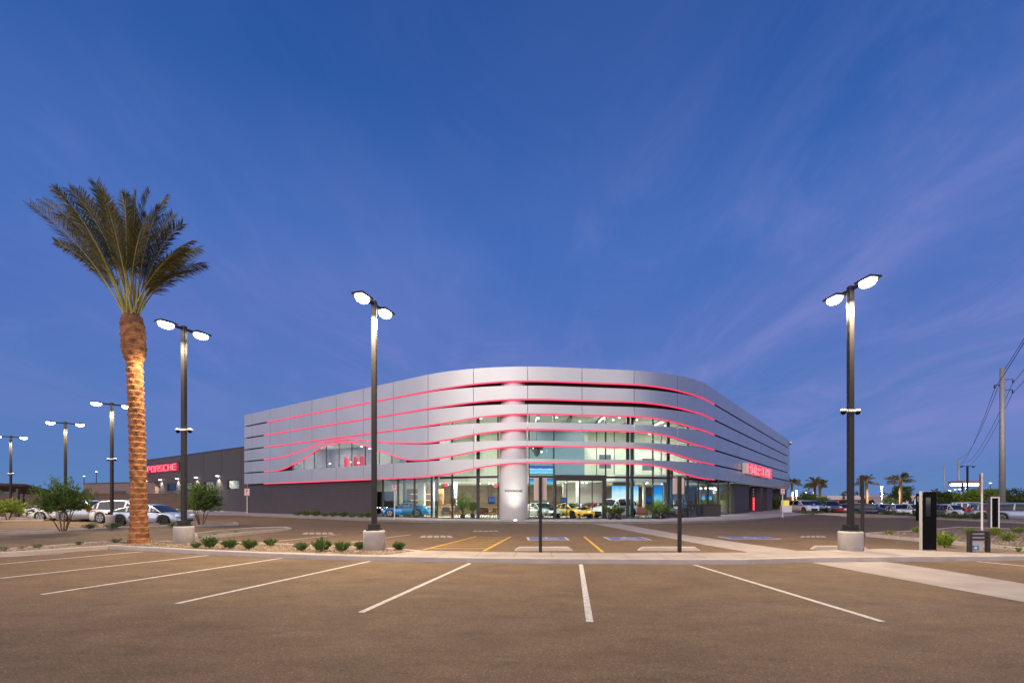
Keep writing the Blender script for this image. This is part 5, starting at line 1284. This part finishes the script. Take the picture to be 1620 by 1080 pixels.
# ------------------------------------------------------------------ UTILITY POLES AND WIRES
def util(px, topy, d, r0, r1, label, arms=True, z0=-.75):
    x, y = D(px, d); t = thing('utility_pole', label, 'utility pole', (x,y,z0), 0, 'steel utility poles'); hh = ZP(topy,d)-z0
    mb = MB(); mb.tube([(0,0,0),(0,0,hh*.5),(0,0,hh)], [r0,(r0+r1)/2,r1], 20); mb.build('pole', mat('galvanised', (.36,.36,.37), .5, .4, var=.1), t)
    tips = []
    if arms:
        for sx_, ddz, l_ in ((1,-1.5,1.35),(1,-2.8,1.3),(-1,-2.2,.95)):
            mb = MB(); mb.tube([(0,0,hh+ddz),(sx_*l_,0,hh+ddz+.1)], [.05,.03], 6); a_ = mb.build('arm', M['pole'], t)
            mb = MB(); mb.lathe([(.05,-.45),(.10,-.36),(.04,-.3),(.10,-.22),(.04,-.16),(.10,-.08),(.03,0)], 10, c=(sx_*l_,0,hh+ddz+.06)); mb.build('insulator', M['pole'], a_); tips.append(Vector((x+sx_*l_,y,z0+hh+ddz-.38)))
        tips.append(Vector((x+.35,y,z0+hh-.1)))
    return t, tips, Vector((x,y,z0+hh))
u1, tips1, top1 = util(1585.5, 582, 62, .34, .25, 'tall thick grey steel utility pole near the right edge')
u2, _, top2 = util(1517, 724, 187, .38, .30, 'distant grey utility pole behind the dark T-shaped lamp', False)
u3, _, top3 = util(1494, 735, 224, .22, .18, 'thinnest and farthest grey utility pole, left of the other distant one', False)
def wire(a, b, sag, label):
    pts = [a.lerp(b, i/24) - Vector((0,0,sag*4*(i/24)*(1-i/24))) for i in range(25)]
    mb = MB(); mb.tube(pts, .028, 5, cap=False); tag(mb.build('power_line', M['rubber']), label, 'power line', 'power lines on the steel pole')
dd = Vector((108,125,0))*.85
for tp, l_ in zip(tips1, ('power line from upper right arm of big steel pole','power line from lower right arm of big steel pole','power line from left arm of big steel pole','power line from top of big steel pole')):
    off = tp-top1
    wire(tp, top2+off*1.0+Vector((0,0,.2)), 3.2, l_ + ' towards the distant pole')
    wire(tp, tp-dd+Vector((0,0,.8)), 1.8, l_ + ' out over the right edge')
# ------------------------------------------------------------------ FAR BUILDINGS ON THE RIGHT
def slab_building(px0, px1, d, topy, label, wallm, roofm, bandy=None, z0=-.75, depth=20, name='low_building', fasc=None, openings=0, rz=0):
    x0, y0 = D(px0, d); x1, y1 = D(px1, d); t = thing(name, label, 'building', (x0,y0,z0), rz); L_ = x1-x0; hh = ZP(topy,d)-z0
    zb_ = ZP(bandy, d)-z0 if bandy else hh*.7
    mb = MB(); mb.box(0,L_,0,depth,0,zb_); mb.build('wall', wallm, t)
    mb = MB(); mb.box(-.3,L_+.3,-.7,depth,zb_+.01,hh); mb.build('fascia' if fasc is None else fasc, roofm, t)
    for i in range(openings):
        xx = L_*(i+.3)/openings; mb = MB(); mb.box(xx,xx+1.6,-.04,-.005,.9,2.2); mb.build('window', M['carglass'], t)
    return t
slab_building(1308, 1412, 150, 783.5, 'long low building with an orange wall and a pale roof band beyond the car lot', mat('orange_wall', (.50,.22,.10), .8, var=.1), mat('pale_band', (.60,.52,.58), .7), 790, openings=7)
slab_building(1412, 1470, 140, 782.5, 'plain pale building end behind the single far palm', mat('pale_wall', (.62,.56,.60), .8), mat('pale_band2', (.62,.56,.60), .7), 786, openings=3)
slab_building(1244, 1312, 165, 786, 'low building with a reddish tiled roof beside the showroom corner', mat('tan_wall', (.36,.27,.20), .8), mat('red_roof', (.26,.07,.04), .8, var=.2), 790.5, fasc='roof', openings=4)
for px, d in ((1328,149),(1349,149),(1404,149),(1441,139)):
    pass
x, y = D(1523, 118); t = thing('lit_canopy', 'flat canopy on posts with a bright lit underside above the trees', 'canopy', (x,y,-.75)); z1 = ZP(760,118)+.75; wd_ = 30*118/F
mb = MB(); mb.box(0,wd_,0,4,z1-.6,z1); mb.build('roof', mat('tan_roof', (.30,.20,.15), .8), t)
mb = MB(); mb.box(.4,wd_-.2,.3,3.7,z1-1.15,z1-.62); mb.build('light_panel', M['lamp_dim'], t)
for xx in (.1, wd_-.4): mb = MB(); mb.box(xx,xx+.3,.2,.5,0,z1-.6); mb.build('post', M['pole'], t)
# small yellow-fronted box and low white wall by the right end
x, y = D(1246, 62); t = thing('utility_cart', 'small white box with a bright yellow upper panel by the showroom end', 'utility box', (x,y,.0)); 
mb = MB(); mb.box(-.55,.55,0,.8,.15,.95); mb.build('box', M['white_metal'], t, bevel=.03)
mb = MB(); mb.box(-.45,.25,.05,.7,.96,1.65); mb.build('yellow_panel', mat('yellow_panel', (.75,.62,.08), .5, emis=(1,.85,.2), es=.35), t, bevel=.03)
mb = MB(); mb.box(-.5,.5,.1,.7,0,.14); mb.build('base', M['dark_frame'], t)
# ------------------------------------------------------------------ SHOWROOM CONTENTS
def picture(name, stops, es, axis=2):
    m = bpy.data.materials.new(name); m.use_nodes = True; nt = m.node_tree; nt.nodes.clear()
    t_ = nt.nodes.new('ShaderNodeTexCoord'); s_ = nt.nodes.new('ShaderNodeSeparateXYZ'); nt.links.new(t_.outputs['Generated'], s_.inputs[0])
    no = nt.nodes.new('ShaderNodeTexNoise'); no.inputs['Scale'].default_value = 4; nt.links.new(t_.outputs['Generated'], no.inputs['Vector'])
    f = mth(nt, 'ADD', s_.outputs[axis], mth(nt, 'MULTIPLY', mth(nt, 'SUBTRACT', no.outputs[0], .5), .35))
    r = ramp(nt, stops); nt.links.new(f, r.inputs[0]); e = nt.nodes.new('ShaderNodeEmission'); nt.links.new(r.outputs[0], e.inputs[0]); e.inputs[1].default_value = es
    o = nt.nodes.new('ShaderNodeOutputMaterial'); nt.links.new(e.outputs[0], o.inputs[0]); return m
def screen(px0, px1, y0, y1, d, label, m, group='lit screens inside the showroom'):
    xa, _ = D(px0, d); xb, _ = D(px1, d); za, zb2 = ZP(y1, d), ZP(y0, d); t = thing('display_screen', label, 'screen', ((xa+xb)/2, d, za), 0, group); w2 = (xb-xa)/2
    mb = MB(); mb.box(-w2-.05,w2+.05,.02,.12,-.05,zb2-za+.05); mb.build('casing', M['dark_frame'], t)
    mb = MB(); mb.box(-w2,w2,0,.018,0,zb2-za); mb.build('picture', m, t)
land = picture('landscape', [(0,lin(40,150,190)),(.25,lin(30,130,180)),(.33,lin(120,160,60)),(.40,lin(150,180,110)),(.5,lin(240,250,255)),(.75,lin(200,235,255)),(1,lin(60,170,235))], 1.15)
bluep = picture('blue_sky', [(0,lin(60,110,50)),(.25,lin(110,140,60)),(.4,lin(120,210,240)),(.7,lin(30,150,230)),(1,lin(10,110,210))], 1.1)
cyan = picture('cyan_art', [(0,lin(160,230,250)),(.4,lin(60,180,230)),(.6,lin(190,240,255)),(.75,lin(20,60,190)),(1,lin(40,110,220))], 1.2)
dkb = picture('dark_blue_ui', [(0,lin(10,40,80)),(.5,lin(20,90,170)),(1,lin(10,50,120))], .9)
screen(968, 1010, 768, 812, 45.9, 'large lit landscape picture wall behind the white car', land)
screen(1034, 1048, 768, 803, 46.4, 'narrow lit blue-sky screen right of the picture wall', bluep)
screen(838, 877, 737, 748.5, 44.0, 'cyan screen high above the pale sports car, upper one', cyan)
screen(838, 877, 757, 768.5, 44.0, 'bright cyan screen above the pale sports car, lower one', bluep)
screen(887.5, 896.5, 787, 797, 46.2, 'small blue screen above the yellow car', dkb)
screen(1023, 1029.5, 784, 796, 45.6, 'small dark blue screen on the olive partition', dkb)
screen(773, 783, 785, 796, 46.5, 'small round-cornered blue screen left of the white column', dkb)
screen(1110, 1116, 783, 792, 47.5, 'small bright blue notice, left of the pair behind the right glass', bluep)
screen(1120, 1126, 783, 792, 48, 'small bright blue notice, right of the pair behind the right glass', bluep)
def counter(px, d, wd_, label, m, h=1.05, shelf=False):
    x, y = D(px, d); t = thing('counter', label, 'counter', (x,y,FZ))
    mb = MB(); mb.box(-wd_/2,wd_/2,0,.7,0,h); mb.build('front', m, t, bevel=.02)
    mb = MB(); mb.box(-wd_/2-.05,wd_/2+.05,-.06,.76,h+.002,h+.05); mb.build('top', M['dark_frame'], t, bevel=.01)
counter(1110, 46, 3.6, 'long dark counter behind the right glass panes', M['dark_frame'])
counter(706, 46.4, 1.6, 'wooden counter in the middle of the left showroom', M['wood'])
x, y = D(669, 48.5); t = thing('shelf_unit', 'warmly lit wooden shelf unit on the back wall behind the blue car', 'shelf', (x,y,FZ))
mb = MB(); mb.box(-2,2,.1,.5,0,2.6); mb.build('cabinet', M['wood'], t)
for z_ in (.9,1.5,2.1):
    mb = MB(); mb.box(-1.9,1.9,-.15,.098,z_,z_+.05); sf = mb.build('shelf_board', M['wood'], t)
    mb = MB(); mb.box(-1.2,1.2,-.12,-.08,z_-.04,z_-.003); mb.build('shelf_light', mat('shelf_light', (1,.8,.4), .5, emis=(1,.68,.28), es=2.2), sf)
x, y = D(607, 46.5); t = thing('display_wall', 'dark display panel with small round lamps, left end of the showroom', 'display', (x,y,FZ))
mb = MB(); mb.box(-.95,.95,0,.3,.2,2.3); mb.build('panel', M['black'], t)
for i in range(4): mb = MB(); mb.lathe([(.06,-.02),(.06,.02)], 10, c=(-.6+i*.3,-.06,.8)); mb.build('lamp', M['down'], t)
def armchair(px, d, m, label, rz, s=1.0):
    x, y = D(px, d); t = thing('armchair', label, 'armchair', (x,y,FZ), R(rz), 'lounge chairs in the showroom')
    mb = MB(); mb.box(-.34*s,.34*s,-.32,.30,.26,.44); mb.build('seat', m, t, bevel=.05)
    mb = MB(); mb.box(-.36*s,.36*s,.26,.40,.42,.92); mb.build('backrest', m, t, bevel=.05)
    for sg in (1,-1): mb = MB(); mb.box(*sorted((sg*.34*s,sg*.43*s)),-.30,.36,.26,.62); mb.build('armrest', m, t, bevel=.03)
    for a in (-.28,.28):
        for b in (-.25,.3): mb = MB(); mb.tube([(a,b,.26),(a*1.1,b*1.1,0)], .02, 6); mb.build('leg', M['dark_frame'], t)
brn = mat('brown_leather', (.16,.06,.035), .5); gry = mat('grey_cloth', (.22,.19,.17), .9); tan_ = mat('tan_leather', (.34,.17,.09), .5)
armchair(1016, 39.8, brn, 'reddish brown armchair behind the glass, right of the white car', 160)
armchair(1034, 40.6, gry, 'grey armchair between brown one and dark grey car', 200)
armchair(707, 42.5, gry, 'grey armchair behind the left glass near the wooden counter', 20)
armchair(722, 42.2, tan_, 'tan armchair right of the grey one behind the left glass', -20)
armchair(769, 41.4, brn, 'brown armchair furthest left of the pair beside the white column', 30)
armchair(782, 41.0, tan_, 'tan armchair next to the white column', -30)
def pot_plant(px, d, h, w_, label, leaf='leaf'):
    x, y = D(px, d); t = thing('potted_plant', label, 'plant', (x,y,FZ), 0, 'plants inside the showroom')
    mb = MB(); mb.lathe([(.18,0),(.24,.38),(.22,.38),(.20,.34)], 20); mb.build('pot', M['dark_frame'], t)
    mb = MB()
    for i in range(46):
        a = rg.uniform(0,6.283); r = w_*math.sqrt(rg.random()); tip = Vector((math.cos(a)*r, math.sin(a)*r, h*rg.uniform(.5,1))); b = Vector((0,0,.35))
        mb.tube([b, b.lerp(tip,.5)+Vector((0,0,.1)), tip], [.008,.006,.003], 3, 1, cap=False)
        for k in range(6): leafquad(mb, b.lerp(tip,.45+.55*k/5), (tip-b).normalized()+Vector((rg.uniform(-1,1),rg.uniform(-1,1),rg.uniform(-.5,.5))), .24, .05, rg)
    mb.build('foliage', [M[leaf], M['bark']], t)
pot_plant(732, 40.6, 2.1, .75, 'tall leafy plant behind the left glass')
pot_plant(748, 42, 1.6, .5, 'smaller plant right of the tall leafy one', 'leaf_dark')
pot_plant(965, 38.6, 1.1, .5, 'low plant at the glass in front of the white car')
pot_plant(979, 38.9, .9, .4, 'small plant just right of the low one at the glass', 'leaf_dark')
pot_plant(1040, 39.9, 1.0, .6, 'bushy plant beside the grey armchair')
pot_plant(1050, 40.6, 1.1, .5, 'plant next to the dark grey car', 'leaf_dark')
x, y = D(717, 42.8); t = thing('mannequin_display', 'narrow blue and white banner beside a red racing suit on a stand', 'display', (x,y,FZ))
mb = MB(); mb.box(-.12,.12,-.06,-.04,.9,2.5); mb.build('banner', mat('blue_banner', (.1,.3,.6), .5, emis=(.2,.5,1), es=.5), t)
mb = MB(); mb.tube([(0,.1,0),(0,.1,.95),(0,.1,1.0),(0,.1,1.3),(0,.1,1.62),(0,.1,1.72)], [.03,.04,.18,.22,.26,.08], 14); mb.build('racing_suit', mat('red_suit', (.35,.04,.03), .8), t)
# red display objects behind the curved window
for i, px in enumerate((548, 563, 573)):
    s_ = hit(px, 1.6); q, n_ = at_s(s_, 1.6); t = thing('red_display', ('left','middle','right')[i]+' of the three glowing red displays behind the curved upper window', 'display', (q.x,q.y,LV[5]-.14), math.atan2(-n_.x*-1, 1)*0 - .64, 'glowing red displays upstairs')
    mb = MB(); mb.lathe([(.17,.1),(.24,.4),(.24,.9),(.17,1.2),(.06,1.26)], 18); mb.build('shade', mat('red_glow', (.7,.05,.05), .5, emis=(1,.06,.08), es=.8), t)
    mb = MB(); mb.lathe([(.25,0),(.25,.05),(.04,.08),(.04,.12)], 12); mb.build('base', M['dark_frame'], t)
# security camera at the far roof corner
q, n_ = at_s(SEND-1.2, -.25); t = thing('roof_camera', 'tiny camera high on the far right corner of the showroom', 'camera', (q.x,q.y,ZP(701,q.y)))
mb = MB(); mb.box(-.16,.16,-.16,.16,0,.3); mb.build('housing', M['white_metal'], t); mb = MB(); mb.lathe([(.13,-.2),(.16,-.02)], 12); mb.build('dome', M['black'], t)

# pendant hanging by the column
x, y = D(849, 43.5); zt_ = LV[2]-.29; zc_ = ZP(712, 43.5)
t = thing('pendant_lamp', 'dark funnel-shaped pendant with small lamps, hanging inside right of the white column', 'pendant lamp', (x,y,zc_))
mb = MB(); mb.lathe([(.12,-.55),(.62,.25),(.66,.35),(.1,.38)], 20); mb.build('shade', M['dark_frame'], t)
mb = MB(); mb.tube([(0,0,.3),(0,0,zt_-zc_)], .03, 8); mb.build('cord', M['dark_frame'], t)
for i in range(5):
    a = i*1.3; mb = MB(); mb.lathe([(.05,-.04),(.06,.03)], 10, c=(.42*math.cos(a), .42*math.sin(a)-.1, -.15+.1*i)); mb.build('lamp', M['down'], t)
